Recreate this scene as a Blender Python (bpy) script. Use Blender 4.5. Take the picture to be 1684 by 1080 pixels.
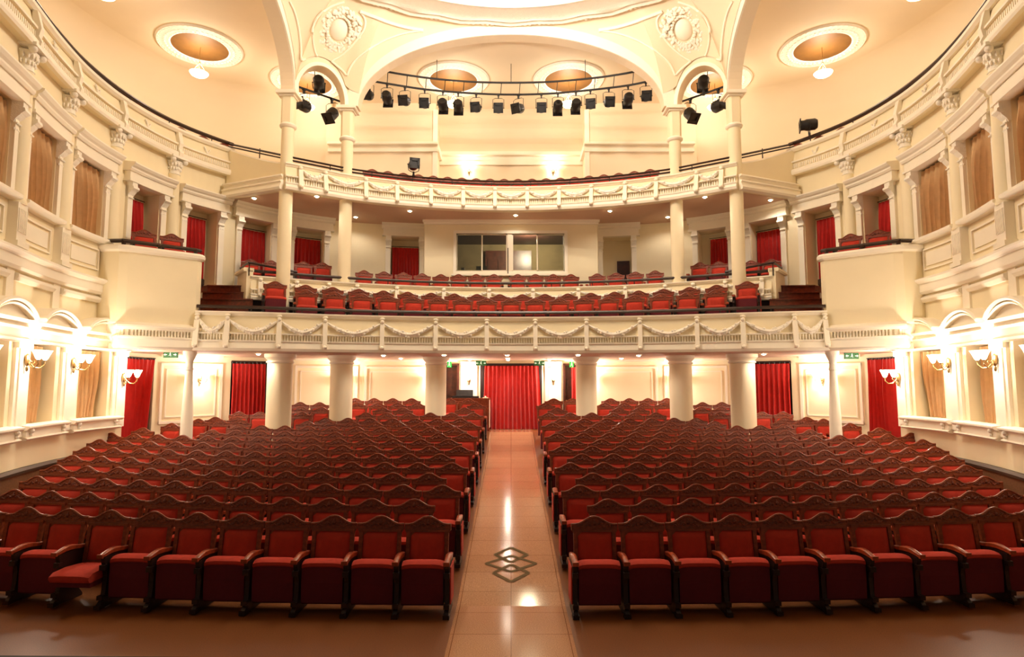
import bpy, math, random
from mathutils import Vector, Matrix
random.seed(7)
PI = math.pi
for o in list(bpy.data.objects): bpy.data.objects.remove(o)
S = bpy.context.scene
COL = S.collection
# ------------------------------------------------------------------ camera
PITCH = math.atan(.089)
cam = bpy.data.objects.new('camera', bpy.data.cameras.new('camera'))
COL.objects.link(cam)
cam.location = (0, 0, 2.7)
cam.rotation_euler = (PI/2 + PITCH, 0, 0)
cam.data.sensor_width = 36
cam.data.lens = 36*1000/1684
cam.data.shift_x = 1.5/1684
cam.data.clip_end = 200
S.camera = cam
# ------------------------------------------------------------------ world, exposure
wd = bpy.data.worlds.new('world'); S.world = wd; wd.use_nodes = True
wd.node_tree.nodes['Background'].inputs[0].default_value = (1, .8, .62, 1)
wd.node_tree.nodes['Background'].inputs[1].default_value = .11
S.view_settings.view_transform = 'Standard'
S.view_settings.look = 'None'
S.view_settings.gamma = 1
S.view_settings.exposure = 0.45
S.cycles.max_bounces = 8
S.cycles.diffuse_bounces = 5
S.cycles.glossy_bounces = 3
S.cycles.sample_clamp_indirect = 4
S.cycles.use_denoising = True
WARM = (1.0, .89, .77)
LP = dict(sconce=44, rear=60, under=50, gal=36, galw=13, pend=66, chand=900, cove=24)

def point(name, loc, power, r=.06, parent=None, spot=None):
    d = bpy.data.lights.new(name, 'SPOT' if spot else 'POINT')
    d.energy = power; d.color = WARM; d.shadow_soft_size = r
    if spot: d.spot_size = spot; d.spot_blend = .6
    o = bpy.data.objects.new(name, d); COL.objects.link(o); o.location = loc
    if parent: o.parent = parent
    return o

# ------------------------------------------------------------------ materials
def srgb(c):
    return tuple(((v/255)/12.92 if v/255 <= .04045 else ((v/255+.055)/1.055)**2.4) for v in c) + (1,)
def mat(name, c, rough=.6, noise=.0, scale=6, bump=0, bscale=60, metal=0, emit=None, es=1, spec=.5, c2=None, sheen=0, coat=0):
    m = bpy.data.materials.new(name); m.use_nodes = True
    nt = m.node_tree; b = nt.nodes['Principled BSDF']
    b.inputs['Base Color'].default_value = srgb(c)
    b.inputs['Roughness'].default_value = rough
    b.inputs['Metallic'].default_value = metal
    b.inputs['Specular IOR Level'].default_value = spec
    b.inputs['Coat Weight'].default_value = coat
    if sheen:
        b.inputs['Sheen Weight'].default_value = sheen
    if emit:
        b.inputs['Emission Color'].default_value = srgb(emit); b.inputs['Emission Strength'].default_value = es
    tc = nt.nodes.new('ShaderNodeTexCoord')
    if noise or c2:
        n = nt.nodes.new('ShaderNodeTexNoise'); n.inputs['Scale'].default_value = scale; n.inputs['Detail'].default_value = 5
        r = nt.nodes.new('ShaderNodeValToRGB')
        a = srgb(c); d = srgb(c2) if c2 else tuple(v*(1-noise) for v in a[:3])+(1,)
        r.color_ramp.elements[0].color = d; r.color_ramp.elements[1].color = a
        r.color_ramp.elements[0].position = .3; r.color_ramp.elements[1].position = .7
        nt.links.new(tc.outputs['Object'], n.inputs['Vector'])
        nt.links.new(n.outputs['Fac'], r.inputs['Fac']); nt.links.new(r.outputs['Color'], b.inputs['Base Color'])
    if bump:
        n = nt.nodes.new('ShaderNodeTexNoise'); n.inputs['Scale'].default_value = bscale; n.inputs['Detail'].default_value = 4
        bp = nt.nodes.new('ShaderNodeBump'); bp.inputs['Strength'].default_value = bump; bp.inputs['Distance'].default_value = .02
        nt.links.new(tc.outputs['Object'], n.inputs['Vector'])
        nt.links.new(n.outputs['Fac'], bp.inputs['Height']); nt.links.new(bp.outputs['Normal'], b.inputs['Normal'])
    return m
M = {}
M['wall'] = mat('cream_wall_paint', (246, 231, 194), .75, .05, 1.2)
M['ceil'] = mat('ceiling_paint', (241, 222, 190), .8, .05, .8)
M['trim'] = mat('white_plaster', (250, 240, 218), .6, .03, 3)
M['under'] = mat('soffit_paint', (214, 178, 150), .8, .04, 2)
M['orn'] = mat('carved_plaster', (252, 244, 226), .6, .05, 12, .5, 45)
M['tan'] = mat('tan_curtain', (222, 182, 132), .9, .12, 9, sheen=.2)
M['red'] = mat('red_curtain', (196, 28, 18), .85, .15, 9, sheen=.2)
M['velvet'] = mat('red_velvet', (188, 46, 18), .85, .18, 14, sheen=.04)
M['maroon'] = mat('maroon_fabric', (100, 14, 28), .85, .15, 20)
M['wood'] = mat('mahogany', (142, 66, 34), .42, c2=(104, 44, 21), scale=22, spec=.35, coat=.04)
M['carve'] = mat('carved_mahogany', (146, 70, 38), .5, c2=(80, 32, 16), scale=30, bump=.9, bscale=55)
M['iron'] = mat('dark_iron', (40, 20, 15), .45)
M['black'] = mat('black_metal', (22, 17, 15), .5)
M['rail'] = mat('dark_rail', (46, 26, 18), .35)
M['lens'] = mat('lamp_lens', (30, 24, 20), .15, spec=1)
M['steps'] = mat('dark_wood_steps', (130, 50, 26), .3, c2=(84, 28, 14), scale=14)
M['doorw'] = mat('brown_door_wood', (78, 34, 20), .35, c2=(52, 20, 12), scale=9)
M['dado'] = mat('wood_dado', (132, 88, 50), .6, c2=(110, 70, 38), scale=30)
M['dadotop'] = mat('grey_dado_cap', (88, 72, 56), .5)
M['gold'] = mat('gold_dish', (118, 78, 28), .6, .2, 5, metal=.15)
M['cream2'] = mat('boss_paint', (250, 226, 178), .7)
M['glow'] = mat('glowing_glass', (255, 240, 210), .3, emit=(255, 226, 176), es=9)
M['dl'] = mat('downlight_lamp', (255, 240, 210), .3, emit=(255, 228, 180), es=40)
M['brass'] = mat('aged_brass', (150, 120, 76), .3, metal=.8)
M['green'] = mat('exit_green', (18, 84, 40), .5, emit=(20, 90, 44), es=.35)
M['greenlit'] = mat('exit_green_lit', (30, 170, 70), .5, emit=(30, 180, 70), es=.8)
M['white'] = mat('sign_white', (225, 235, 220), .5, emit=(225, 235, 220), es=.5)
M['upvc'] = mat('white_frame', (240, 226, 200), .4)
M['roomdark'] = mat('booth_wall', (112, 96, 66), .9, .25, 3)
M['stage'] = mat('stage_floor', (22, 14, 10), .7)
M['concrete'] = mat('riser_dark', (40, 16, 9), .5)
g = bpy.data.materials.new('window_glass'); g.use_nodes = True; nt = g.node_tree
b = nt.nodes['Principled BSDF']; tr = nt.nodes.new('ShaderNodeBsdfTransparent'); tr.inputs[0].default_value = (.78, .78, .68, 1)
gl = nt.nodes.new('ShaderNodeBsdfGlossy'); gl.inputs['Roughness'].default_value = .03
mx = nt.nodes.new('ShaderNodeMixShader'); mx.inputs[0].default_value = .07
nt.links.new(tr.outputs[0], mx.inputs[1]); nt.links.new(gl.outputs[0], mx.inputs[2])
nt.links.new(mx.outputs[0], nt.nodes['Material Output'].inputs[0]); M['glass'] = g

def tilemat(name, c1, c2, mortar, w, h, rough, ms=.004):
    m = mat(name, c1, rough); nt = m.node_tree; b = nt.nodes['Principled BSDF']
    tc = nt.nodes.new('ShaderNodeTexCoord'); br = nt.nodes.new('ShaderNodeTexBrick')
    br.inputs['Color1'].default_value = srgb(c1); br.inputs['Color2'].default_value = srgb(c2); br.inputs['Mortar'].default_value = srgb(mortar)
    br.inputs['Scale'].default_value = 1; br.inputs['Mortar Size'].default_value = ms
    br.inputs['Brick Width'].default_value = w; br.inputs['Row Height'].default_value = h; br.offset = 0; br.inputs['Bias'].default_value = 0
    n = nt.nodes.new('ShaderNodeTexNoise'); n.inputs['Scale'].default_value = 90; n.inputs['Detail'].default_value = 3
    r = nt.nodes.new('ShaderNodeValToRGB'); r.color_ramp.elements[0].color = (.72, .72, .72, 1); r.color_ramp.elements[1].color = (1.15, 1.15, 1.15, 1)
    r.color_ramp.elements[0].position = .35; r.color_ramp.elements[1].position = .65
    mu = nt.nodes.new('ShaderNodeMix'); mu.data_type = 'RGBA'; mu.blend_type = 'MULTIPLY'; mu.inputs[0].default_value = 1
    nt.links.new(tc.outputs['Object'], br.inputs['Vector']); nt.links.new(tc.outputs['Object'], n.inputs['Vector'])
    nt.links.new(n.outputs['Fac'], r.inputs['Fac'])
    nt.links.new(br.outputs['Color'], mu.inputs[6]); nt.links.new(r.outputs['Color'], mu.inputs[7])
    nt.links.new(mu.outputs[2], b.inputs['Base Color'])
    return m
M['floor'] = tilemat('brown_terrazzo', (122, 72, 36), (120, 71, 35), (114, 66, 32), .8, .8, .34)
M['aisle'] = tilemat('polished_aisle_stone', (190, 140, 104), (185, 135, 99), (130, 84, 56), .62, .62, .14)
M['inlay'] = mat('grey_inlay', (112, 94, 70), .6, spec=.0)

# ------------------------------------------------------------------ mesh builder
class MB:
    def __init__(s): s.v = []; s.f = []; s.m = []; s.mi = 0
    def add(s, vs, fs):
        k = len(s.v); s.v += [tuple(p) for p in vs]
        for f in fs: s.f.append([i+k for i in f]); s.m.append(s.mi)
    def box(s, x0, x1, y0, y1, z0, z1, T=None):
        vs = [(x0,y0,z0),(x1,y0,z0),(x1,y1,z0),(x0,y1,z0),(x0,y0,z1),(x1,y0,z1),(x1,y1,z1),(x0,y1,z1)]
        if T: vs = [T @ Vector(v) for v in vs]
        s.add(vs, [(0,3,2,1),(4,5,6,7),(0,1,5,4),(1,2,6,5),(2,3,7,6),(3,0,4,7)])
        return s
    def lathe(s, prof, cx=0, cy=0, n=24, T=None, a0=0, a1=2*PI):
        full = abs(a1-a0-2*PI) < 1e-6; N = n if full else n+1
        vs = []
        for r, z in prof:
            for i in range(N):
                a = a0+(a1-a0)*i/n; vs.append((cx+r*math.cos(a), cy+r*math.sin(a), z))
        fs = []
        for j in range(len(prof)-1):
            for i in range(n):
                i2 = (i+1) % N
                fs.append((j*N+i, j*N+i2, (j+1)*N+i2, (j+1)*N+i))
        if full:
            if prof[0][0] > 1e-4: fs.append(tuple(range(N))[::-1])
            if prof[-1][0] > 1e-4: fs.append(tuple((len(prof)-1)*N+i for i in range(N)))
        if T: vs = [T @ Vector(v) for v in vs]
        s.add(vs, fs); return s
    def tube(s, pts, r, n=6, closed=False, rs=None):
        pts = [Vector(p) for p in pts]; L = len(pts); vs = []
        for i, p in enumerate(pts):
            if closed: t = pts[(i+1) % L]-pts[i-1]
            else: t = pts[min(i+1, L-1)]-pts[max(i-1, 0)]
            if t.length < 1e-9: t = Vector((0,0,1))
            t.normalize(); up = Vector((0,0,1)) if abs(t.z) < .9 else Vector((0,1,0))
            a = t.cross(up).normalized(); b_ = a.cross(t)
            rr = rs[i] if rs else r
            for k in range(n):
                q = 2*PI*k/n; vs.append(p+(a*math.cos(q)+b_*math.sin(q))*rr)
        fs = []
        for i in range(L if closed else L-1):
            i2 = (i+1) % L
            for k in range(n):
                k2 = (k+1) % n; fs.append((i*n+k, i*n+k2, i2*n+k2, i2*n+k))
        if not closed: fs.append(tuple(range(n))[::-1]); fs.append(tuple((L-1)*n+k for k in range(n)))
        s.add(vs, fs); return s
    def ball(s, c, rx, ry=None, rz=None, n=8, m=5, T=None):
        ry = ry or rx; rz = rz or rx; vs = [(0,0,-1)]; 
        for j in range(1, m):
            a = PI*j/m-PI/2
            for i in range(n): q = 2*PI*i/n; vs.append((math.cos(a)*math.cos(q), math.cos(a)*math.sin(q), math.sin(a)))
        vs.append((0,0,1)); e = len(vs)-1
        fs = [(0, 1+(i+1)%n, 1+i) for i in range(n)]
        for j in range(m-2):
            for i in range(n): fs.append((1+j*n+i, 1+j*n+(i+1)%n, 1+(j+1)*n+(i+1)%n, 1+(j+1)*n+i))
        fs += [(e, 1+(m-2)*n+i, 1+(m-2)*n+(i+1)%n) for i in range(n)]
        vs = [Vector((x*rx, y*ry, z*rz)) for x, y, z in vs]
        if T: vs = [T @ v for v in vs]
        vs = [v+Vector(c) for v in vs]
        s.add(vs, fs); return s
    def poly(s, pts, z0, z1):        # vertical prism from plan polygon
        n = len(pts); vs = [(x, y, z0) for x, y in pts]+[(x, y, z1) for x, y in pts]
        s.add(vs, [tuple(range(n))[::-1], tuple(range(n, 2*n))]+[(i, (i+1)%n, n+(i+1)%n, n+i) for i in range(n)])
        return s
    def sweep(s, path, prof, zf=None, closed=True, flip=1):
        """profile (offset to the right-hand side of the path, z) along plan path [(x,y)]"""
        P_ = [Vector((p[0], p[1])) for p in path]; L = len(P_); k = len(prof); vs = []
        for i, p in enumerate(P_):
            a = (P_[i]-P_[i-1]).normalized() if i else None
            b_ = (P_[i+1]-P_[i]).normalized() if i < L-1 else None
            t = (a or b_) + (b_ or a); t.normalize(); nrm = Vector((t.y, -t.x))*flip
            if a and b_:
                c = max(.35, t.dot(a)); nrm = nrm/c
            dz = zf(i/(L-1)) if zf else 0
            for o, z in prof: vs.append((p.x+nrm.x*o, p.y+nrm.y*o, z+dz))
        fs = []
        for i in range(L-1):
            for j in range(k if closed else k-1):
                j2 = (j+1) % k; fs.append((i*k+j, (i+1)*k+j, (i+1)*k+j2, i*k+j2))
        if closed: fs.append(tuple(range(k))); fs.append(tuple((L-1)*k+j for j in range(k))[::-1])
        s.add(vs, fs); return s
    def build(s, name, mats, parent=None, smooth=False, bevel=0):
        me = bpy.data.meshes.new(name); me.from_pydata(s.v, [], s.f)
        if not isinstance(mats, (list, tuple)): mats = [mats]
        for m in mats: me.materials.append(m)
        if len(mats) > 1: me.polygons.foreach_set('material_index', s.m)
        import bmesh
        bm = bmesh.new(); bm.from_mesh(me); bmesh.ops.recalc_face_normals(bm, faces=bm.faces)
        if bevel:
            bmesh.ops.bevel(bm, geom=list(bm.edges), offset=bevel, segments=2, affect='EDGES', profile=.5)
        bm.to_mesh(me); bm.free()
        if smooth:
            me.polygons.foreach_set('use_smooth', [True]*len(me.polygons))
            try: me.set_sharp_from_angle(angle=math.radians(40))
            except Exception: pass
        o = bpy.data.objects.new(name, me); COL.objects.link(o)
        if parent: o.parent = parent
        return o
def tag(o, label=None, cat=None, group=None, kind=None):
    if label: o['label'] = label
    if cat: o['category'] = cat
    if group: o['group'] = group
    if kind: o['kind'] = kind
    return o
def thing(name, label, cat, loc=(0,0,0), rz=0, group=None):
    o = bpy.data.objects.new(name, None); COL.objects.link(o); o.location = loc; o.rotation_euler = (0,0,rz)
    return tag(o, label, cat, group)
def struct(mb, name, m, label, **k):
    return tag(mb.build(name, m, **k), label, 'structure', kind='structure')
def copy_tree(o, parent=None):
    c = o.copy(); COL.objects.link(c)
    if parent: c.parent = parent
    for ch in list(o.children): copy_tree(ch, c)
    return c
def cr(pts, n=12):
    out = []; q = [pts[0]]+list(pts)+[pts[-1]]
    for i in range(1, len(q)-2):
        p0, p1, p2, p3 = q[i-1:i+3]
        for k in range(n):
            t = k/n; out.append(tuple(.5*((2*b)+(-a+c)*t+(2*a-5*b+4*c-d)*t*t+(-a+3*b-3*c+d)*t**3) for a, b, c, d in zip(p0, p1, p2, p3)))
    out.append(tuple(pts[-1])); return out
SIDES = (('left', 1), ('right', -1))           # everything is laid out for the left and mirrored

# ------------------------------------------------------------------ curves in plan
WP = cr([(-6.6,4.5),(-7.3,6.5),(-7.9,8.2),(-8.35,9.8),(-8.75,11.1),(-9.02,12.4),(-9.05,13.8),(-8.75,15.3),(-7.95,16.75),(-6.85,18.0),(-5.2,19.0),(-2.9,19.5),(0,19.7)], 10)
class Curve:
    def __init__(s, pts):
        s.p = [Vector(p) for p in pts]; s.s = [0]
        for a, b in zip(s.p, s.p[1:]): s.s.append(s.s[-1]+(b-a).length)
        s.L = s.s[-1]
    def at(s, t):
        t = max(0, min(s.L-1e-6, t))
        for i in range(len(s.p)-1):
            if s.s[i+1] >= t:
                f = (t-s.s[i])/(s.s[i+1]-s.s[i]); p = s.p[i].lerp(s.p[i+1], f); d = (s.p[i+1]-s.p[i]).normalized(); return p, d
    def pt(s, t, off=0, z=0, mir=1):     # off > 0 towards the room (right-hand side going back)
        p, _ = s.at(t)
        a, _ = s.at(t-.15); b, _ = s.at(t+.15); d = (b-a).normalized()
        return Vector(((p.x+d.y*off)*mir, p.y-d.x*off, z))
    def seg(s, a, b, off=0, step=.22):
        n = max(1, int(math.ceil((b-a)/step)))
        return [tuple(s.pt(a+(b-a)*i/n, off)[:2]) for i in range(n+1)]
W = Curve(WP)
S0 = min(W.s, key=lambda t: abs(W.at(t)[0].x+9.06)+abs(W.at(t)[0].y-13.08)*.5)   # reference station on the side wall
def wbox(mb, C, a, b, d0, d1, z0, z1, mir=1, step=.22, zf=None):
    n = max(1, int(math.ceil((b-a)/step))); vs = []
    for i in range(n+1):
        t = a+(b-a)*i/n
        for d, z in ((d0,z0),(d1,z0),(d1,z1),(d0,z1)): vs.append(C.pt(t, d, z, mir))
    fs = [(0,1,2,3), tuple(n*4+k for k in (3,2,1,0))]
    for i in range(n):
        for k in range(4): fs.append((i*4+k, (i+1)*4+k, (i+1)*4+(k+1)%4, i*4+(k+1)%4))
    mb.add(vs, fs); return mb
def wprof(mb, C, a, b, prof, mir=1, step=.22):
    n = max(1, int(math.ceil((b-a)/step))); vs = []; k = len(prof)
    for i in range(n+1):
        for d, z in prof: vs.append(C.pt(a+(b-a)*i/n, d, z, mir))
    fs = [tuple(range(k)), tuple(n*k+j for j in range(k))[::-1]]
    for i in range(n):
        for j in range(k): fs.append((i*k+j, (i+1)*k+j, (i+1)*k+(j+1)%k, i*k+(j+1)%k))
    mb.add(vs, fs); return mb

GP = cr([(-9.2,13.9),(-9.3,14.6),(-9.25,15.9),(-8.15,17.3),(-7.25,18.15),(-6.1,18.9),(-4.6,19.6),(-2.6,20.1),(-1.9,20.2),(0,20.2)], 8)
G = Curve(GP)
CF = Curve(cr([(-7.4,14.2),(-6.0,14.5),(-4.5,15.0),(-3.0,15.35),(-1.5,15.54),(0,15.6),(1.5,15.54),(3.0,15.35),(4.5,15.0),(6.0,14.5),(7.4,14.2)], 8))
def par2(x): return 17.6-1.55*(x/5.9)**2
def galy(x):
    a = abs(x); return 17.8-1.1*(a/4.6)**2 if a < 4.6 else 16.7-.95*((a-4.6)/1.4)
def floorz(y):
    if y < 7.65: return 0
    if y < 16: return (y-7.65)*.0889
    if y < 19.0: return .742+(y-16)*.146
    return 1.18
BAYS = [-7.45,-5.7,-3.95,-2.2,-.45,1.45,3.15,4.75,6.35]
COLS = [-6.6,-4.85,-3.1,-1.35,.42,2.27]
GB = [-6.9,-5.1,-3.35,-1.6,.15]
GPIL = [-6.0,-4.2,-2.45,-.7,1.0]
# ================================================================== floor and stage
mb = MB()
ys = [3.5,7.65,10,12,14,16,17.5,19.0,20.7]
for a, b in zip(ys, ys[1:]):
    for x0, x1, k in ((-9.6,-.66,0),(-.66,.66,1),(.66,9.6,0)):
        mb.mi = k; z0, z1 = floorz(a), floorz(b)
        mb.add([(x0,a,z0),(x1,a,z0),(x1,b,z1),(x0,b,z1),(x0,a,-.3),(x1,a,-.3),(x1,b,-.3),(x0,b,-.3)], [(0,1,2,3),(7,6,5,4)])
FL = struct(mb, 'floor', [M['floor'], M['aisle']], 'raked polished brown stone floor with paler centre aisle')
mb = MB()
def zz(p, q, w=.035):
    n = max(1, int(abs(p[1]-q[1])/.3)+1)
    d = Vector((q[0]-p[0], q[1]-p[1])); nr = Vector((-d.y, d.x)).normalized()*w
    pts = [Vector((p[0], p[1]))+d*i/n for i in range(n+1)]
    for a, b in zip(pts, pts[1:]):
        mb.add([(a.x-nr.x,a.y-nr.y,floorz(a.y)+.003),(b.x-nr.x,b.y-nr.y,floorz(b.y)+.003),(b.x+nr.x,b.y+nr.y,floorz(b.y)+.003),(a.x+nr.x,a.y+nr.y,floorz(a.y)+.003)], [(0,1,2,3)])
for dy in (0, .42, -.42):
    c = 8.98+dy*.8; w = .36 if dy == 0 else .24
    zz((-w,c),(0,c+.3)); zz((0,c+.3),(w,c)); zz((w,c),(0,c-.3)); zz((0,c-.3),(-w,c))
mb.build('floor_inlay', M['inlay'], FL)
mb = MB(); mb.poly([(-9.6,-3),(-9.6,3.86),(-1.9,3.72),(-1.2,3.66),(1.2,3.66),(2.6,3.70),(9.6,3.86),(9.6,-3)], 0, 1.1)
struct(mb, 'floor_stage', M['stage'], 'dark stage platform the picture is taken from')

# ================================================================== walls, left and right
wn = 0
for side, mir in SIDES:
    s0, s1 = S0-8.7, S0+1.12
    mb = MB()
    # ground storey
    def rowbox(C, a, b, opens, z0, z1, za, zb, back=-.42):
        t = a
        for c, hw in opens:
            wbox(mb, C, t, c-hw, back, 0, z0, z1, mir); t = c+hw
            if za > z0: wbox(mb, C, c-hw, c+hw, back, 0, z0, za, mir)
            if zb < z1: wbox(mb, C, c-hw, c+hw, back, 0, zb, z1, mir)
            wbox(mb, C, c-hw-.05, c+hw+.05, back-.06, back, z0, z1, mir)
        wbox(mb, C, t, b, back, 0, z0, z1, mir)
    rowbox(W, s0, s1, [(S0+c, .47) for c in GB], 1.2, 3.42, 1.92, 3.42)
    wbox(mb, W, s0, s1, -.42, 0, 3.42, 4.9, mir)
    wins = [(S0+c, .56) for c in BAYS if c < 0]; doors = [(S0+c, .44) for c in BAYS if c > 0]
    rear = (W.L-3.45, .46)
    rowbox(W, s0, S0+.62, wins, 4.9, 8.55, 5.86, 7.42)
    rowbox(W, S0+.62, W.L-2.76, doors+[rear], 4.9, 7.95, 4.95, 7.40, back=-.5)
    wbox(mb, W, S0+.62, S0+4.1, -.42, 0, 7.95, 8.55, mir)
    struct(mb, 'wall_'+side, M['wall'], f'cream curved {side} side wall of the hall with window and door niches')
    # ---- dado
    mb = MB(); mb.mi = 0
    wbox(mb, W, s0, s1, -.42, .03, -.1, 1.1, mir); mb.mi = 1
    wprof(mb, W, s0, s1, [(-.42,1.1),(.07,1.1),(.09,1.15),(.07,1.2),(-.42,1.2)], mir)
    struct(mb, 'baseboard_'+side, [M['dado'], M['dadotop']], f'brown wood dado with grey cap along the {side} wall')
    # ---- string courses between storeys
    mb = MB()
    wprof(mb, W, s0, S0+.5, [(0,4.62),(.08,4.62),(.12,4.67),(.12,4.84),(.17,4.86),(.22,4.9),(.22,4.94),(.1,4.98),(0,5.0)], mir)
    t = s0
    for c in COLS[:5]:
        wprof(mb, W, t+.14, S0+c-.14, [(0,4.44),(.06,4.44),(.1,4.5),(.1,4.55),(.04,4.57),(0,4.6)], mir); t = S0+c
    for c in COLS[:5]: wbox(mb, W, S0+c-.13, S0+c+.13, 0, .04, 3.5, 4.62, mir)
    struct(mb, 'trim_1' if mir > 0 else 'trim_2', M['trim'], f'moulded plaster string course between the storeys of the {side} wall')
    # ---- pilasters of the ground storey
    for i, c in enumerate(GPIL):
        mb = MB(); w0, w1 = S0+c-.27, S0+c+(.27 if i < 4 else .12)
        wbox(mb, W, w0, w1, 0, .05, 1.7, 3.42, mir); wbox(mb, W, w0+.1, w1-.06, .05, .075, 1.75, 3.3, mir)
        wbox(mb, W, w0, w1, 0, .09, 3.3, 3.42, mir); wbox(mb, W, w0-.02, w1+.02, 0, .12, 3.42, 3.9, mir)
        wbox(mb, W, w0+.06, w1-.06, .12, .16, 3.6, 3.86, mir)
        tag(mb.build('pilaster', M['trim']), f'white panelled pilaster on the {side} ground-floor wall, '+['furthest forward','second from the front','third from the front','fourth from the front','beside the red exit curtain'][i], 'pilaster', f'{side} ground floor pilasters', 'structure')
    # ---- ground windows
    for i, c in enumerate(GB):
        wn += 1; c = S0+c
        mb = MB(); wbox(mb, W, c-.74, c+.74, 0, .13, 1.72, 1.88, mir)
        wprof(mb, W, c-.79, c+.79, [(0,1.86),(.15,1.86),(.2,1.9),(.2,1.93),(0,1.96)], mir)
        wprof(mb, W, c-.77, c+.77, [(0,1.66),(.14,1.68),(.17,1.71),(.12,1.74),(0,1.74)], mir)
        root = tag(mb.build(f'window_{wn}', M['trim']), f'curtained window niche with moulded sill and arched pediment, {side} ground floor, {["front","second","third","fourth","rearmost"][i]} one', 'window', f'{side} ground floor windows', 'structure')
        for sgn in (-1, 1):
            k = MB(); p = W.pt(c+sgn*.6, .15, 0, mir)
            k.ball((p.x, p.y, 1.845), .05); k.ball((p.x, p.y, 1.77), .03); k.build('sill_scroll', M['orn'], root, smooth=True)
        mb = MB(); wbox(mb, W, c-.66, c+.66, 0, .2, 3.42, 3.84, mir)
        wprof(mb, W, c-.68, c+.68, [(0,3.40),(.22,3.40),(.25,3.44),(.2,3.47),(0,3.47)], mir)
        wprof(mb, W, c-.64, c+.64, [(.2,3.60),(.24,3.60),(.27,3.64),(.2,3.66)], mir)
        wprof(mb, W, c-.64, c+.64, [(.2,3.71),(.25,3.72),(.29,3.77),(.2,3.78)], mir)
        n = 18
        def arcz(u): return 3.80+.25*(1-(u*u))**.8 if abs(u) < 1 else 3.80
        vs = []
        for q in range(n+1):
            u = -1+2*q/n; z = arcz(u)
            for d, zz_ in ((0,3.78),(.18,3.78),(.18,z),(0,z)): vs.append(W.pt(c+u*.68, d, zz_, mir))
        mb.add(vs, [(0,1,2,3), tuple(n*4+k for k in (3,2,1,0))]+[(q*4+k,(q+1)*4+k,(q+1)*4+(k+1)%4,q*4+(k+1)%4) for q in range(n) for k in range(4)])
        for off, dd, r in ((0,.30,.035),(-.055,.26,.022)):
            vs = []; pr = [(0,0),(dd,0),(dd+.03,r),(dd,2*r),(0,2*r)]
            for q in range(n+1):
                u = -1+2*q/n; z = arcz(u)+off-.01
                for d, e in pr: vs.append(W.pt(c+u*(.70+off*.5), d, z+e, mir))
            mb.add(vs, [tuple(range(5)), tuple(n*5+k for k in range(5))[::-1]]+[(q*5+k,(q+1)*5+k,(q+1)*5+(k+1)%5,q*5+(k+1)%5) for q in range(n) for k in range(5)])
        mb.build('pediment', M['trim'], root)
    # ---- first floor windows / doors
    def console(root, s, z, name='console'):
        k = MB()
        wbox(k, W, s-.085, s+.085, 0, .17, z-.09, z, mir)
        wprof(k, W, s-.09, s+.09, [(0,z-.34),(.05,z-.36),(.07,z-.3),(.14,z-.22),(.17,z-.14),(.17,z-.08),(0,z-.08)], mir)
        wprof(k, W, s-.10, s+.10, [(.14,z-.09),(.2,z-.11),(.21,z-.16),(.16,z-.2),(.1,z-.18)], mir)
        for j in range(-2, 3):
            p = W.pt(s+j*.032, .09, z-.37, mir); k.ball((p.x,p.y,p.z), .018, n=6, m=4)
        for j, (dz, r) in enumerate(((.40,.05),(.47,.06),(.53,.045),(.58,.03))):
            for q in (-1, 0, 1):
                p = W.pt(s+q*r*.9, .05, z-dz, mir); k.ball((p.x,p.y,p.z), r*.55, n=6, m=4)
        k.build(name, M['orn'], root, smooth=True)
    for i, cc in enumerate(BAYS+[None]):
        isrear = cc is None
        c = rear[0] if isrear else S0+cc; isd = isrear or cc > 0; wn += 1
        nm = ['front','second','third','fourth','fifth (by the side box)','','','','',''][i] if not isd else ''
        mb = MB(); hw = .70 if isd else .78
        # entablature
        wbox(mb, W, c-hw, c+hw, 0, .16, 7.42, 7.66, mir)
        wprof(mb, W, c-hw-.03, c+hw+.03, [(0,7.40),(.19,7.40),(.19,7.45),(0,7.45)], mir)
        wprof(mb, W, c-hw-.05, c+hw+.05, [(0,7.64),(.19,7.64),(.22,7.68),(.22,7.72),(.27,7.75),(.31,7.80),(.31,7.83),(0,7.87)], mir)
        if not isd:
            wprof(mb, W, c-.76, c+.76, [(0,5.74),(.10,5.75),(.18,5.80),(.18,5.85),(0,5.88)], mir)
            wbox(mb, W, c-.70, c-.57, 0, .07, 5.88, 7.42, mir); wbox(mb, W, c+.57, c+.70, 0, .07, 5.88, 7.42, mir)
            # panel below
            for a, b, z0, z1 in ((-.52,.52,5.14,5.17),(-.52,.52,5.58,5.61),(-.52,-.49,5.14,5.61),(.49,.52,5.14,5.61)):
                wbox(mb, W, c+a, c+b, 0, .035, z0, z1, mir)
            wbox(mb, W, c-.43, c+.43, 0, .02, 5.23, 5.52, mir)
        else:
            wbox(mb, W, c-.62, c-.46, 0, .07, 5.0, 7.42, mir); wbox(mb, W, c+.46, c+.62, 0, .07, 5.0, 7.42, mir)
            wbox(mb, W, c-.65, c-.44, 0, .1, 4.97, 5.4, mir); wbox(mb, W, c+.44, c+.65, 0, .1, 4.97, 5.4, mir)
        if isd: lab = f'white plaster door surround with scroll consoles, {side} side, first floor, ' + ('beside the control room' if isrear else ['behind the side box','above the dark steps','behind the two boxed seats','between the two columns'][i-5])
        else: lab = f'window niche with cornice and consoles over the tan curtain, {side} first floor, {nm}'
        root = tag(mb.build(('door_' if isd else 'window_')+str(wn), M['trim']), lab, 'door' if isd else 'window', f'{side} first floor openings', 'structure')
        cw = .53 if isd else .64; console(root, c-cw, 7.40); console(root, c+cw, 7.40)
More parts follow.
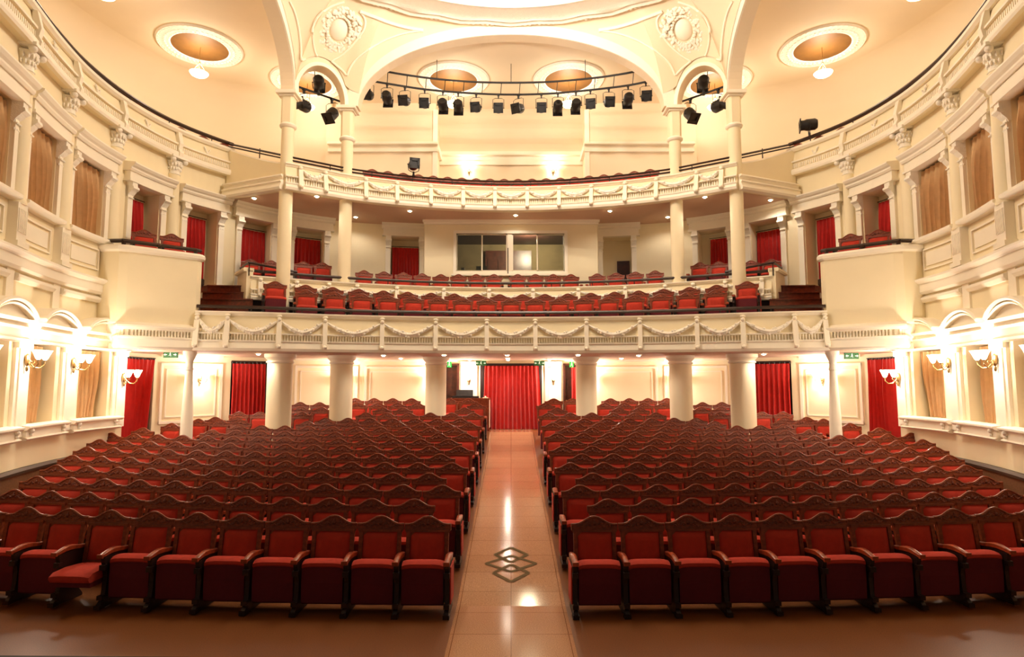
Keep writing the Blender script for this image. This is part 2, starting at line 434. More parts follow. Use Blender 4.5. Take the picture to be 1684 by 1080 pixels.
    # ---- engaged columns of the first floor
    for i, c in enumerate(COLS):
        s = S0+c; p = W.pt(s, .02, 0, mir); q = W.pt(s, .5, 0, mir); ang = math.atan2(q.y-p.y, q.x-p.x)
        T = Matrix.Translation((p.x, p.y, 0)) @ Matrix.Rotation(ang, 4, 'Z')
        root = thing('column', f'half column with leafy capital on the {side} first-floor wall, '+['furthest forward','second from front','third from front','fourth from front','fifth from front','rearmost'][i], 'column', group=f'{side} engaged columns')
        root['kind'] = 'structure'
        k = MB(); k.lathe([(.17,5.72),(.17,5.76),(.155,5.8),(.14,8.05)], n=16, T=T)
        k.build('shaft', M['wall'], root, smooth=True)
        k = MB(); wbox(k, W, s-.17, s+.17, 0, .15, 5.03, 5.72, mir); wbox(k, W, s-.21, s+.21, 0, .19, 4.97, 5.06, mir)
        for j in range(-3, 4): wbox(k, W, s+j*.045-.012, s+j*.045+.012, .15, .165, 5.22, 5.62, mir)
        k.build('pedestal', M['trim'], root)
        k = MB(); k.lathe([(.135,8.03),(.155,8.05),(.135,8.08),(.13,8.12),(.15,8.25),(.2,8.38)], n=16, T=T)
        for ring, (z, r, sc) in enumerate(((8.19,.148,.045),(8.30,.18,.05))):
            for j in range(8):
                a = -PI/2+PI*(j+.5*(ring % 2))/7.5
                k.ball((0,0,0), .02, .036, sc, n=6, m=4, T=T @ Matrix.Translation((r*math.cos(a), r*math.sin(a), z)))
        for a in (-PI/4, PI/4):
            k.ball((0,0,0), .07, n=10, m=6, T=T @ Matrix.Translation((.25*math.cos(a), .25*math.sin(a), 8.40)))
        k.box(-.02,.25,-.25,.25,8.44,8.50, T)
        k.build('capital', M['orn'], root, smooth=True)
    # ---- upper gallery cornice and parapet along the side
    g0, g1 = s0, S0+3.95
    mb = MB()
    wprof(mb, W, g0, g1, [(-.12,8.48),(.16,8.48),(.2,8.52),(.2,8.62),(.14,8.66),(.14,8.80),(.18,8.83),(.14,8.86),(.06,9.16),(.1,9.18),(.14,9.22),(.14,9.27),(-.12,9.27)], mir)
    ROOT = tag(mb.build('gallery_parapet', M['wall']), f'curved plaster parapet of the upper gallery along the {side} wall', 'parapet')
    ROOT['kind'] = 'structure'
    k = MB()
    for t0_, t1_ in ((8.62,8.64),(8.83,8.86),(9.16,9.18)): pass
    wprof(k, W, g0, g1, [(.13,8.47),(.21,8.47),(.23,8.52),(.23,8.60),(.2,8.63),(.13,8.63)], mir)
    wprof(k, W, g0, g1, [(.10,8.82),(.2,8.82),(.2,8.86),(.10,8.87)], mir)
    wprof(k, W, g0, g1, [(.02,9.16),(.12,9.16),(.17,9.21),(.17,9.27),(.02,9.29)], mir)
    k.build('cornice', M['trim'], ROOT)
    k = MB(); n = int((g1-g0)/.06)
    for j in range(n):
        a = g0+j*.06; 
        wbox(k, W, a, a+.032, .13, .165, 8.66, 8.78, mir, step=1)
    k.build('fluted_band', M['trim'], ROOT)
    for i, c in enumerate(COLS):
        s = S0+c; k = MB()
        wprof(k, W, s-.06, s+.06, [(.1,8.5),(.25,8.5),(.27,8.6),(.22,8.7),(.25,8.85),(.17,9.16),(.1,9.16)], mir); k.build('bracket', M['trim'], ROOT)
    for i in range(len(COLS)):
        s = S0+COLS[i]+.85; k = MB()
        if s > g1-.3: s = g1-.45
        for q in range(9):
            u = q/8; p = W.pt(s+.16*(u-.5), .13, 8.98+.07*math.cos(u*5), mir); k.ball((p.x,p.y,p.z), .022+.012*math.sin(PI*u), n=6, m=4)
        k.build('scroll_ornament', M['orn'], ROOT, smooth=True)
    k = MB(); pts = [W.pt(g0+(g1-g0)*i/60, .02, 9.44, mir) for i in range(61)]
    k.tube(pts, .052, 6)
    RR = tag(k.build('handrail', M['rail'], smooth=True), f'dark handrail curving along the top of the {side} side gallery', 'handrail')
    for j in range(10):
        t = g0+(g1-g0)*(j+.5)/10; p = W.pt(t, .02, 0, mir); k = MB(); k.lathe([(.014,9.27),(.014,9.43)], p.x, p.y, n=6); k.build('rail_post', M['rail'], RR)
    # gallery floor along the side and outer wall
    mb = MB(); wbox(mb, W, g0, W.L-7.2, -3.2, -.1, 8.50, 8.6, mir)
    struct(mb, 'floor_gallery_'+side, M['wall'], f'floor slab of the upper gallery on the {side} side')
# ================================================================== upper gallery outer wall and ceiling
OW = cr([(-9.6,3.0),(-10.9,6.0),(-11.9,9.5),(-12.6,13.0),(-12.2,16.6),(-10.9,19.4),(-8.6,20.8),(-6.4,21.1)], 8)
OWC = Curve(OW)
for side, mir in SIDES:
    mb = MB(); rcv = .9
    prof = [(-.3,7.8),(0,7.8),(0,11.78)]+[(rcv*(1-math.cos(a)), 11.78+rcv*math.sin(a)) for a in [PI/2*i/8 for i in range(1, 9)]]+[(rcv,12.75),(-.3,12.75)]
    wprof(mb, OWC, 0, OWC.L, prof, mir, step=.4)
    struct(mb, f'wall_gallery_{side}', M['ceil'], f'curved coved outer wall of the upper gallery, {side} side', smooth=True)
mb = MB()
mb.box(-6.6,-2.7,21.0,21.3,7.8,12.75); mb.box(2.7,6.6,21.0,21.3,7.8,12.75)
mb.box(-3.0,-2.7,21.3,22.6,7.8,12.75); mb.box(2.7,3.0,21.3,22.6,7.8,12.75); mb.box(-3,3,22.3,22.6,7.8,12.75)
# cove of the recess
n = 10; vs = []
for i in range(n+1):
    a = PI/2*i/n; y = 22.3-1.0*(1-math.cos(a)); z = 11.5+1.2*math.sin(a)
    vs += [(-2.7,y,z),(2.7,y,z)]
mb.add(vs, [(2*i,2*i+1,2*i+3,2*i+2) for i in range(n)])
struct(mb, 'wall_rear_gallery', M['ceil'], 'rear wall of the upper gallery with recessed centre bay')
mb = MB()
def hmould(x0, x1, y, z, h=.34, d=.2):
    mb.box(x0,x1,y-d*.5,y,z-h,z-h*.72); mb.box(x0,x1,y-d*.3,y,z-h*.72,z-h*.3); mb.box(x0,x1,y-d,y,z-h*.3,z-h*.12); mb.box(x0,x1,y-d*.75,y,z-h*.12,z)
hmould(-6.5,-2.6,21.0,11.2); hmould(2.6,6.5,21.0,11.2); hmould(-2.7,2.7,22.3,11.35,.5)
for m_ in (-1, 1):
    mb.box(2.6*m_ if m_ > 0 else -2.72, 2.72 if m_ > 0 else -2.6, 20.97, 22.3, 11.0, 11.25)
    mb.box(2.62*m_ if m_ > 0 else -2.78, 2.78 if m_ > 0 else -2.62, 20.93, 21.05, 8.0, 12.4)
struct(mb, 'trim_3', M['trim'], 'pink-cream cornice across the rear wall of the upper gallery')
# ceiling slab with the opening above the central bay
E_A, E_B, E_CY = 5.6, 3.85, 12.65
mb = MB(); ZC = 12.68
med = [(-9.26,17.3),(9.26,17.3),(-1.9,19.3),(1.9,19.3),(-6.8,19.5),(6.8,19.5),(-9.6,13.6),(9.6,13.6)]
RM = .80
import bmesh
def slab_with_holes(x0, x1, y0, y1, z, holes, name, m, label, rect=None):
    """flat ceiling made of cells, leaving round holes"""
    mb = MB(); xs = sorted(set([x0, x1]+[v for c in holes for v in (c[0]-c[2], c[0]+c[2]) if x0 < v < x1]))
    ysl = sorted(set([y0, y1]+[v for c in holes for v in (c[1]-c[2], c[1]+c[2]) if y0 < v < y1]))
    if rect: xs = sorted(set(xs+[rect[0], rect[1]])); ysl = sorted(set(ysl+[rect[2], rect[3]]))
    for a, b in zip(xs, xs[1:]):
        for c, d in zip(ysl, ysl[1:]):
            cx, cy = (a+b)/2, (c+d)/2
            if rect and rect[0] < cx < rect[1] and rect[2] < cy < rect[3]: continue
            if any(abs(cx-q[0]) < q[2] and abs(cy-q[1]) < q[2] for q in holes): continue
            mb.add([(a,c,z),(b,c,z),(b,d,z),(a,d,z)], [(0,1,2,3)])
    for hx, hy, r in holes:
        n = 48; vs = []
        for i in range(n):
            t = 2*PI*i/n+PI/4; c, s_ = math.cos(t), math.sin(t); k = r/max(abs(c), abs(s_))
            vs += [(hx+r*c, hy+r*s_, z), (hx+k*c, hy+k*s_, z)]
        fs = []
        for i in range(n):
            j = (i+1) % n
            # hole radius slightly smaller than the square
            fs.append((2*i, 2*i+1, 2*j+1, 2*j))
        vs = [(hx+(vx-hx)*.97, hy+(vy-hy)*.97, vz) if i % 2 == 0 else (vx, vy, vz) for i, (vx, vy, vz) in enumerate(vs)]
        mb.add(vs, fs)
    return struct(mb, name, m, label)
hs = [(x, y, RM) for x, y in med]
slab_with_holes(-12.9, 12.9, 3, 23, ZC, hs, 'ceiling', M['ceil'], 'flat cream ceiling over the side and rear galleries', rect=(-6.1, 6.1, 3, 16.95))
# ================================================================== slabs: circle, upper tier, gallery
def plan_struct(pts, z0, z1, name, m, label):
    mb = MB(); mb.poly(pts, z0, z1); return struct(mb, name, m, label)
cf = [tuple(p) for p in CF.p]
back = [(x, y-.0) for x, y in GP]
backR = [(-x, y) for x, y in GP][::-1][1:]
rim = GP+backR
boxL = [(-9.1,13.6),(-8.75,13.15),(-7.4,14.2)]
# underside of the circle (ceiling of the ground floor rear), slightly arched
pts = cf+[(8.75,13.2),(9.15,13.7)]+[(-x, y) for x, y in GP][0:]+GP[::-1][1:]+[(-9.15,13.7),(-8.75,13.2)]
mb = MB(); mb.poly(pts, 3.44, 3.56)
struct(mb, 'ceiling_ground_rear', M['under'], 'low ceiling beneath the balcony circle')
n_ = len(W.p)
wl = [(p.x, p.y) for p in W.p if p.y > 13.5]
wr = [(-x, y) for x, y in wl][::-1][1:]
mb = MB(); mb.poly([(x, y+.08) for x, y in cf]+[(8.6,13.4)]+[(-x, y) for x, y in wl]+wl[::-1][1:]+[(-8.6,13.4)], 3.6, 3.95)
struct(mb, 'floor_circle', M['concrete'], 'floor of the balcony circle')
p2x = [-6.9+13.8*i/40 for i in range(41)]
mb = MB(); mb.poly([(x, par2(x)+.2) for x in p2x]+[(7.2,16.6),(8.0,16.7)]+[(-x, y) for x, y in wl if y > 16.8]+[(x, y) for x, y in wl if y > 16.8][::-1][1:]+[(-8.0,16.7),(-7.2,16.6)], 4.0, 4.95)
struct(mb, 'floor_upper_tier', M['concrete'], 'raised floor of the upper tier behind the second parapet')
gx = [-6.0+12*i/60 for i in range(61)]
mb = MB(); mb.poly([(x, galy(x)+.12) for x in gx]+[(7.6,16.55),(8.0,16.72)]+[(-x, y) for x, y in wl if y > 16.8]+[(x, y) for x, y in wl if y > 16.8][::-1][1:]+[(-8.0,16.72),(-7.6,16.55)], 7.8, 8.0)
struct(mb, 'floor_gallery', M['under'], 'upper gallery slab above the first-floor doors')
mb = MB(); mb.poly([(-9.5,18.2),(-6.5,19.2),(0,19.9),(6.5,19.2),(9.5,18.2),(7.8,20.8),(6.4,21.1),(3,22.4),(-3,22.4),(-6.4,21.1),(-7.8,20.8)], 7.8, 8.0)
struct(mb, 'floor_gallery_rear', M['concrete'], 'rear floor of the upper gallery')

# ================================================================== parapets with garlands
def parapet(name, label, path, z, stations, skip_garland=(), rail=None, body_low=None, lowband=True, rail_label=''):
    """z = dict(bot, b0, b1, gar, cop, top); stations = arclengths of the brackets"""
    C = Curve(path); L = C.L
    mb = MB(); zb = body_low if body_low is not None else z['bot']
    prof = [(-.12,zb),(.10,zb),(.10,z['b0']),(.05,z['b0']),(.05,z['b1']),(.10,z['b1']+.01),(.02,z['cop']),(.02,z['top']-.02),(-.12,z['top']-.02)]
    mb.sweep([tuple(p) for p in C.p], prof)
    root = tag(mb.build(name, M['wall']), label, 'parapet'); root['kind'] = 'structure'
    P_ = [tuple(p) for p in C.p]
    k = MB()
    k.sweep(P_, [(-.14,z['cop']-.01),(.04,z['cop']-.01),(.06,z['cop']+.02),(.10,z['top']-.03),(.10,z['top']),(-.14,z['top'])])
    k.build('coping', M['trim'], root)
    if lowband:
        k = MB(); k.sweep(P_, [(.08,z['bot']-.015),(.17,z['bot']-.015),(.19,z['bot']+.05),(.16,z['b0']-.06),(.18,z['b0']-.03),(.18,z['b0']),(.04,z['b0'])])
        k.sweep(P_, [(.04,z['b1']),(.15,z['b1']),(.15,z['b1']+.03),(.04,z['b1']+.05)])
        k.build('lower_band', M['trim'], root)
        k = MB(); t = .02
        while t < L-.05:
            a, b = C.pt(t, .045), C.pt(t+.035, .045); c, d = C.pt(t+.035, .085), C.pt(t, .085)
            k.add([(q.x, q.y, zq) for zq in (z['b0'], z['b1']) for q in (a, b, c, d)], [(0,1,2,3),(4,5,6,7),(0,1,5,4),(1,2,6,5),(2,3,7,6),(3,0,4,7)]); t += .065
        k.build('fluted_band', M['trim'], root)
    for s in stations:
        k = MB()
        prof = [(.0,z['bot']+.05),(.20,z['bot']+.05),(.25,z['bot']+.11),(.22,z['b0']),(.2,z['b1']),(.13,z['gar']),(.0,z['gar']+.05)]
        if not lowband: prof = [(0,z['b1']-.1),(.16,z['b1']-.1),(.12,z['gar']),(0,z['gar']+.05)]
        wprof(k, C, s-.055, s+.055, prof, step=1)
        p = C.pt(s, .11, z['gar']+.05); k.ball(p, .055, .05, .055)
        p = C.pt(s, .09, z['cop']+.0); k.ball(p, .07, .045, .035)
        if lowband: p = C.pt(s, .24, z['bot']+.09); k.ball(p, .05)
        k.build('bracket', M['trim'], root, smooth=True)
    st = list(stations)
    for a, b in zip(st, st[1:]):
        if b-a > 1.9 or b-a < .3: continue
        k = MB(); n = 16; z1, z0 = z['gar'], z['b1']+.06
        pts = []; rs = []
        for q in range(n+1):
            u = q/n; v = 2*u-1; zq = z0+(z1-z0)*(abs(v)**1.7); t = a+.06+(b-a-.12)*u
            pts.append(C.pt(t, .10+.03*(1-v*v), zq)); rs.append(.02+.048*(1-v*v)**.8)
        k.tube(pts, .03, 6, rs=rs)
        rnd = random.Random(3)
        for q in range(2, n-1):
            for e in range(2):
                p = pts[q]+Vector((rnd.uniform(-.03,.03), -.035, rnd.uniform(-.035,.04)*rs[q]/.04)); k.ball(p, .034, .026, .036, n=5, m=3)
        p = C.pt((a+b)/2, .15, z0-.03); k.ball(p, .05, .04, .045, n=7, m=4)
        k.build('garland', M['orn'], root, smooth=True)
    if rail:
        rz = rail
        for k_, zz_ in enumerate(rz):
            k = MB(); k.tube([C.pt(L*i/60, -.04, zz_) for i in range(61)], .042 if k_ == 0 and len(rz) == 1 else .027, 6)
            if k_ == 0: RR = tag(k.build('handrail', M['rail'], smooth=True), rail_label, 'handrail')
            else: k.build('lower_rail', M['rail'], RR)
        n = int(L/1.1)
        for j in range(n+1):
            p = C.pt(.05+(L-.1)*j/n, -.04, 0); k = MB(); k.lathe([(.014,z['top']-.02),(.014,rz[0])], p.x, p.y, n=6); k.build('rail_post', M['rail'], RR)
    return root
def stat(path, xs):
    C = Curve(path); out = []
    for x in xs: out.append(min((C.L*i/800 for i in range(801)), key=lambda t: abs(C.at(t)[0].x-x)))
    return out
zc = dict(bot=3.46, b0=3.70, b1=3.84, gar=4.16, cop=4.29, top=4.38)
xs = [.63,1.93,3.25,4.6,5.6,6.7]; xs = [-x for x in xs[::-1]]+xs
parapet('circle_parapet', 'long cream circle parapet with garlands and brackets above the ground floor', cf, zc, stat(cf, [-7.35]+xs+[7.35]),
        rail=[4.50], rail_label='dark wooden handrail along the front of the balcony circle')
p2 = [(x, par2(x)) for x in [-6.75+13.5*i/60 for i in range(61)]]
z2 = dict(bot=4.84, b0=4.98, b1=5.08, gar=5.30, cop=5.38, top=5.46)
def split(path, cuts, gap):
    out = []; cur = []
    for p in path:
        if any(abs(p[0]-c) < gap for c in cuts):
            if len(cur) > 1: out.append(cur)
            cur = []
        else: cur.append(p)
    if len(cur) > 1: out.append(cur)
    return out
xs2 = [.65,1.95,3.25,4.3,5.0,5.75,6.55]
parapet('upper_tier_parapet', 'second garlanded parapet behind the front circle seats, running between the columns', p2, z2, stat(p2, [-x for x in xs2[::-1]]+xs2),
        rail=[5.60], body_low=4.82, rail_label='dark handrail of the second tier, in front of the control room')
gp = [(x, galy(x)) for x in [-6.02+12.04*i/80 for i in range(81)]]
zg = dict(bot=7.80, b0=7.98, b1=8.14, gar=8.38, cop=8.45, top=8.53)
xg = [.48,1.43,2.38,3.33,4.15,5.15,5.7]
parapet('gallery_front_parapet', 'garlanded parapet of the upper gallery curving across the rear', gp, zg, stat(gp, [-x for x in xg[::-1]]+xg),
        rail=[8.73, 8.64], rail_label='double dark handrail across the front of the upper gallery')
# returns of the gallery front to the side walls
for side, mir in SIDES:
    a, b = (-6.02, 15.75), (-7.98, 16.6)
    mb = MB(); n = 8; vs = []
    for i in range(n+1):
        u = i/n; x = (a[0]+(b[0]-a[0])*u)*mir; y = a[1]+(b[1]-a[1])*u; zt = 8.5+.72*u**1.3; zb = 7.80
        vs += [(x,y,zb),(x,y+.14,zb),(x,y+.14,zt),(x,y,zt)]
    mb.add(vs, [(0,1,2,3), tuple(n*4+k for k in (3,2,1,0))]+[(i*4+k,(i+1)*4+k,(i+1)*4+(k+1)%4,i*4+(k+1)%4) for i in range(n) for k in range(4)])
    root = tag(mb.build('gallery_return', M['wall']), f'plain cream box front joining the gallery parapet to the {side} side wall', 'parapet'); root['kind'] = 'structure'
    k = MB(); pth = [(b[0]*mir, b[1]), (a[0]*mir, a[1])] if mir > 0 else [(a[0]*mir, a[1]), (b[0]*mir, b[1])]
    k.sweep(pth, [(0,7.78),(.16,7.78),(.18,7.84),(.12,7.98),(.16,8.0),(.14,8.04),(.08,8.06),(.08,8.14),(.14,8.16),(.12,8.2),(0,8.2)])
    k.build('moulding', M['trim'], root)
    k = MB(); k.tube([((a[0]+(b[0]-a[0])*i/8)*mir, a[1]+.06+(b[1]-a[1])*i/8, 8.52+.72*(i/8)**1.3) for i in range(9)], .05, 6); k.build('coping', M['trim'], root)
    k = MB(); k.tube([((a[0]+(b[0]-a[0])*i/8)*mir, a[1]+.06+(b[1]-a[1])*i/8, 8.74+.68*(i/8)) for i in range(9)], .03, 6)
    k.tube([((a[0]+(b[0]-a[0])*i/8)*mir, a[1]+.06+(b[1]-a[1])*i/8, 8.66+.68*(i/8)) for i in range(9)], .022, 6)
    rr = tag(k.build('handrail', M['rail'], smooth=True), f'short dark double rail on the box at the {side} end of the gallery', 'handrail')
    k = MB(); k.lathe([(.016,8.45),(.016,8.78)], (a[0]-.1)*mir, a[1]+.1, n=6); k.build('rail_post', M['rail'], rr); k = MB(); k.lathe([(.016,8.7),(.016,9.1)], -6.9*mir, 16.2, n=6); k.build('rail_post', M['rail'], rr)

# ================================================================== side boxes over the exits
for side, mir in SIDES:
    P_ = [(-9.12,13.24),(-8.92,13.2),(-8.62,13.18),(-8.46,13.26),(-7.42,14.2),(-7.40,14.28),(-7.42,14.4)]
    pth = [(x*mir, y) for x, y in P_]
    if mir < 0: pth = pth[::-1]
    lowp = [(-9.0,13.8),(-8.7,13.48),(-8.46,13.26),(-7.42,14.2),(-7.40,14.28),(-7.42,14.4)]
    lowp = [(x*mir, y) for x, y in lowp]; lowp = lowp if mir > 0 else lowp[::-1]
    mb = MB(); mb.sweep(pth, [(-.12,4.03),(0,4.03),(0,5.62),(-.12,5.62)]); mb.sweep(lowp, [(-.12,3.46),(0,3.46),(0,4.03),(-.12,4.03)])
    root = tag(mb.build('side_box', M['wall']), f'plain cream box front projecting from the {side} side wall above the exit curtain', 'box'); root['kind'] = 'structure'
    k = MB(); k.sweep(pth, [(-.14,5.58),(.02,5.58),(.07,5.62),(.08,5.68),(.05,5.73),(-.14,5.73)]); k.build('coping', M['trim'], root)
    k = MB(); k.sweep(lowp, [(0,3.45),(.16,3.45),(.19,3.5),(.16,3.66),(.18,3.69),(.18,3.72),(.05,3.74),(.05,3.86),(.14,3.87),(.2,3.92),(.2,3.96),(.06,4.02),(0,4.04)]); k.build('cornice', M['trim'], root)
    C = Curve(lowp); k = MB(); t = .1
    while t < C.L-.1:
        wbox(k, C, t, t+.034, .04, .10, 3.73, 3.87, step=1); t += .065
    k.build('fluted_band', M['trim'], root)
    k = MB(); k.poly([(x*mir, y) for x, y in [(-9.0,13.8),(-8.7,13.35),(-7.55,14.32),(-7.6,14.9),(-8.1,15.6),(-8.6,15.2)]], 5.1, 5.24)
    k.build('floor_panel', M['concrete'], root)
    k = MB(); k.poly([(x*mir, y) for x, y in [(-9.12,13.24),(-8.92,13.2),(-8.62,13.18),(-8.46,13.26),(-8.72,13.55),(-9.1,13.9)]], 3.98, 4.04); k.build('soffit', M['trim'], root)
    k = MB(); wbox(k, W, S0+.72, S0+1.1, -.02, .42, 3.44, 3.99, mir); k.poly([(x*mir, y) for x, y in [(-8.98,13.28),(-8.78,13.33),(-8.55,13.33),(-8.48,13.6),(-8.95,13.85)]], 3.62, 3.99); k.build('infill', M['trim'], root)
    k = MB(); k.sweep([((-8.0)*mir, 14.5), ((-8.25)*mir, 15.3)] if mir > 0 else [(8.25,15.3),(8.0,14.5)], [(-.05,3.9),(.05,3.9),(.05,5.3),(-.05,5.3)]); k.build('side_panel', M['wall'], root)
    mb = MB(); rp = [(x*mir, y+.05, 5.84) for x, y in [(-9.12,13.26),(-8.62,13.22),(-7.5,14.2),(-7.44,14.32)]]
    for a, b in zip(rp, rp[1:]): mb.tube([a, b], .045, 4)
    rr = tag(mb.build('handrail', M['rail']), f'thick dark handrail on top of the {side} side box', 'handrail')
    for x, y in ((-8.6,13.28),(-8.05,13.72),(-7.5,14.24)):
        k = MB(); k.box(x*mir-.03,x*mir+.03,y-.03,y+.03,5.72,5.84); k.build('rail_post', M['rail'], rr)
    # dark steps from the circle floor up to the door
    mb = MB()
    nst = 6
    for i in range(nst):
        z = 4.0+(5.25-4.0)*(i+1)/nst; y = 14.62+i*.24
        mb.poly([(-7.98*mir, y-.0), (-6.62*mir, y+.12), (-7.3*mir, 16.25), (-8.25*mir, 16.0)] if mir > 0 else [(-6.62*mir, y+.12), (-7.98*mir, y), (-8.25*mir, 16.0), (-7.3*mir, 16.25)], z-(5.25-4.0)/nst, z)
        mb.poly([(-7.98*mir, y-.03), (-6.62*mir, y+.09), (-6.62*mir, y+.15), (-7.98*mir, y+.03)] if mir > 0 else [(-6.62*mir, y+.09), (-7.98*mir, y-.03), (-7.98*mir, y+.03), (-6.62*mir, y+.15)], z-.025, z+.004)
    st_ = tag(mb.build('stairs', M['steps']), f'dark red-brown wooden steps climbing to the {side} doorway of the circle', 'stairs')
    # cream end block of the upper tier parapet, above a dark plinth
    pth = [(-7.35,16.25),(-6.78,15.5)]
    mb = MB(); q = [(x*mir, y) for x, y in pth]
    if mir < 0: q = q[::-1]
    mb.sweep(q, [(-.12,4.84),(.04,4.84),(.04,5.6),(-.12,5.6)]); mb.sweep(q, [(-.14,5.56),(.10,5.56),(.12,5.6),(.10,5.66),(-.14,5.66)])
    bb = tag(mb.build('parapet_end', M['wall']), f'cream end panel turning the second parapet back beside the {side} steps', 'parapet'); bb['kind'] = 'structure'
    k = MB(); k.sweep(q, [(-.12,3.95),(-.02,3.95),(-.02,4.84),(-.12,4.84)]); k.sweep([(-6.85*mir,15.62),(-5.3*mir,16.3)] if mir > 0 else [(5.3,16.3),(6.85,15.62)], [(0,3.95),(.06,3.95),(.06,4.82),(0,4.82)]); k.build('plinth', M['concrete'], bb)
    mb = MB(); mb.tube([(-7.3*mir,16.2,5.78),(-6.76*mir,15.45,5.78)], .03, 4); mb.tube([(-6.76*mir,15.45,5.78),(-5.75*mir,par2(5.75)+.02,5.66)], .03, 4)
    for x, y in ((-7.3,16.2),(-6.76,15.5),(-6.0,15.98)): mb.lathe([(.015,5.45),(.015,5.77)], x*mir, y, n=6)
    tag(mb.build('handrail', M['rail']), f'dark rail around the two boxed seats by the {side} steps', 'handrail')

# ================================================================== columns
def column(label, x, y, parts, group=None):
    root = thing('column', label, 'column', (x, y, 0), group=group); root['kind'] = 'structure'
    for name, m, prof, n in parts:
        k = MB(); k.lathe(prof, n=n); k.build(name, M[m], root, smooth=True)
    return root
for side, mir in SIDES:
    for nm, x, y, r in (('outer', -6.03, 15.9, .315), ('middle', -4.67, 16.8, .305), ('inner', -2.18, 17.7, .30)):
        f = floorz(y)
        column(f'thick cream ground-floor column under the circle, {side} {nm} one', x*mir, y, [
            ('shaft', 'wall', [(r*1.05, f-.02), (r*1.05, f+.15), (r, f+.2), (r, 3.22)], 32),
            ('capital', 'trim', [(r, 3.2), (r+.03, 3.22), (r+.03, 3.25), (r, 3.27), (r+.02, 3.3), (r+.08, 3.36), (r+.08, 3.44)], 32)], f'thick ground floor columns, {side}')
    f = floorz(14.35)
    column(f'slim tapered column carrying the corner of the {side} side box', -7.58*mir, 14.35, [
        ('base', 'trim', [(.17, f-.02), (.17, f+.3), (.15, f+.34)], 8),
        ('shaft', 'trim', [(.14, f+.3), (.13, f+1.2), (.078, 3.0)], 24),
        ('capital', 'orn', [(.078, 2.98), (.095, 3.0), (.095, 3.03), (.08, 3.05), (.08, 3.2), (.1, 3.24), (.13, 3.32), (.15, 3.38), (.15, 3.46)], 24)])
    for nm, x, y in (('outer', -6.03, 15.9), ('inner', -4.67, 16.8)):
        column(f'round cream column between circle and gallery, {side} {nm} one', x*mir, y, [
            ('shaft', 'wall', [(.176, 3.95), (.176, 7.8)], 28)], f'circle columns {side}')
        r = column(f'gallery column rising to the arches, {side} {nm} one', x*mir, y, [
            ('shaft', 'wall', [(.172, 8.0), (.165, 9.55)], 28),
            ('collar', 'trim', [(.165, 9.52), (.215, 9.56), (.225, 9.6), (.2, 9.64), (.17, 9.66)], 28)], f'gallery columns {side}')
        k = MB(); a = .165; c = .06
        k.poly([(-a+c,-a),(a-c,-a),(a,-a+c),(a,a-c),(a-c,a),(-a+c,a),(-a,a-c),(-a,-a+c)], 9.64, 10.42); k.build('pier', M['wall'], r)
        k = MB(); k.box(-.2,.2,-.2,.2,10.38,10.43); k.box(-.27,.27,-.27,.27,10.43,10.52)
        k.build('capital', M['trim'], r)

# ================================================================== arches carrying the central ceiling
SP = 10.5
def arch_wall(p0, p1, rise, t0, t1, name, label, ztop, half=False, thick=.34, band=.2, sp=SP):
    """wall from p0 to p1 with an elliptic arch between parameters t0..t1"""
    p0, p1 = Vector(p0), Vector(p1); d = (p1-p0); L = d.length; d.normalize(); nr = Vector((d.y, -d.x))
    a0, a1 = t0*L, t1*L; c = (a0+a1)/2; hw = (a1-a0)/2; n = 40
    pts = []
    for i in range(n+1):
        th = PI*(1-i/n)
        pts.append((c+hw*math.cos(th), sp+rise*math.sin(th)))
    mb = MB()
    def P3(s, z, o): return (p0.x+d.x*s+nr.x*o, p0.y+d.y*s+nr.y*o, z)
    for o0, o1 in ((-thick/2, thick/2),):
        out = [(0, sp)]+pts+[(L, sp)]
        top = [(0, ztop)]+[(s, ztop) for s, z in pts]+[(L, ztop)]
        k = len(out); vs = [P3(s, z, o0) for s, z in out]+[P3(s, z, o0) for s, z in top]+[P3(s, z, o1) for s, z in out]+[P3(s, z, o1) for s, z in top]
        fs = []
        for i in range(k-1):
            fs += [(i,i+1,k+i+1,k+i), (2*k+i,3*k+i,3*k+i+1,2*k+i+1), (i,2*k+i,2*k+i+1,i+1), (k+i,k+i+1,3*k+i+1,3*k+i)]
        fs += [(0,k,3*k,2*k),(k-1,3*k-1,4*k-1,2*k-1)]
        mb.add(vs, fs)
    root = struct(mb, name, M['ceil'], label)
    k2 = MB()
    vs = []; 
    for i, (s, z) in enumerate(pts):
        th = PI*(1-i/n); e = (math.cos(th)*band, math.sin(th)*band)
        for ee, o in ((0, thick/2+.002), (0, thick/2+.05), (1, thick/2+.05), (1.15, thick/2+.002)):
            vs.append(P3(s+e[0]*ee, z+e[1]*ee, o))
    k2.add(vs, [(0,1,2,3), tuple(4*n+q for q in (3,2,1,0))]+[(i*4+q,(i+1)*4+q,(i+1)*4+(q+1)%4,i*4+(q+1)%4) for i in range(n) for q in range(4)])
    k2.build('archivolt', M['trim'], root)
    return root
arch_wall((-4.67,16.8), (4.67,16.8), 2.12, .035, .965, 'wall_arch_rear', 'wide flattened arch on the inner columns across the rear gallery', 12.8, band=.34)
for side, mir in SIDES:
    a, b = ((-6.03, 15.9), (-4.67, 16.8)) if mir > 0 else ((4.67, 16.8), (6.03, 15.9))
    arch_wall(a, b, .95, .1, .9, 'wall_arch_corner_'+side, f'narrow arch between the two {side} gallery columns', 12.8, band=.1)
    a, b = ((-6.03, 8.7), (-6.03, 15.9)) if mir > 0 else ((6.03, 15.9), (6.03, 8.7))
    arch_wall(a, b, 2.05, .025, .975, 'wall_arch_'+side, f'great side arch springing from the outer column towards the stage, {side}', 12.8, band=.3)

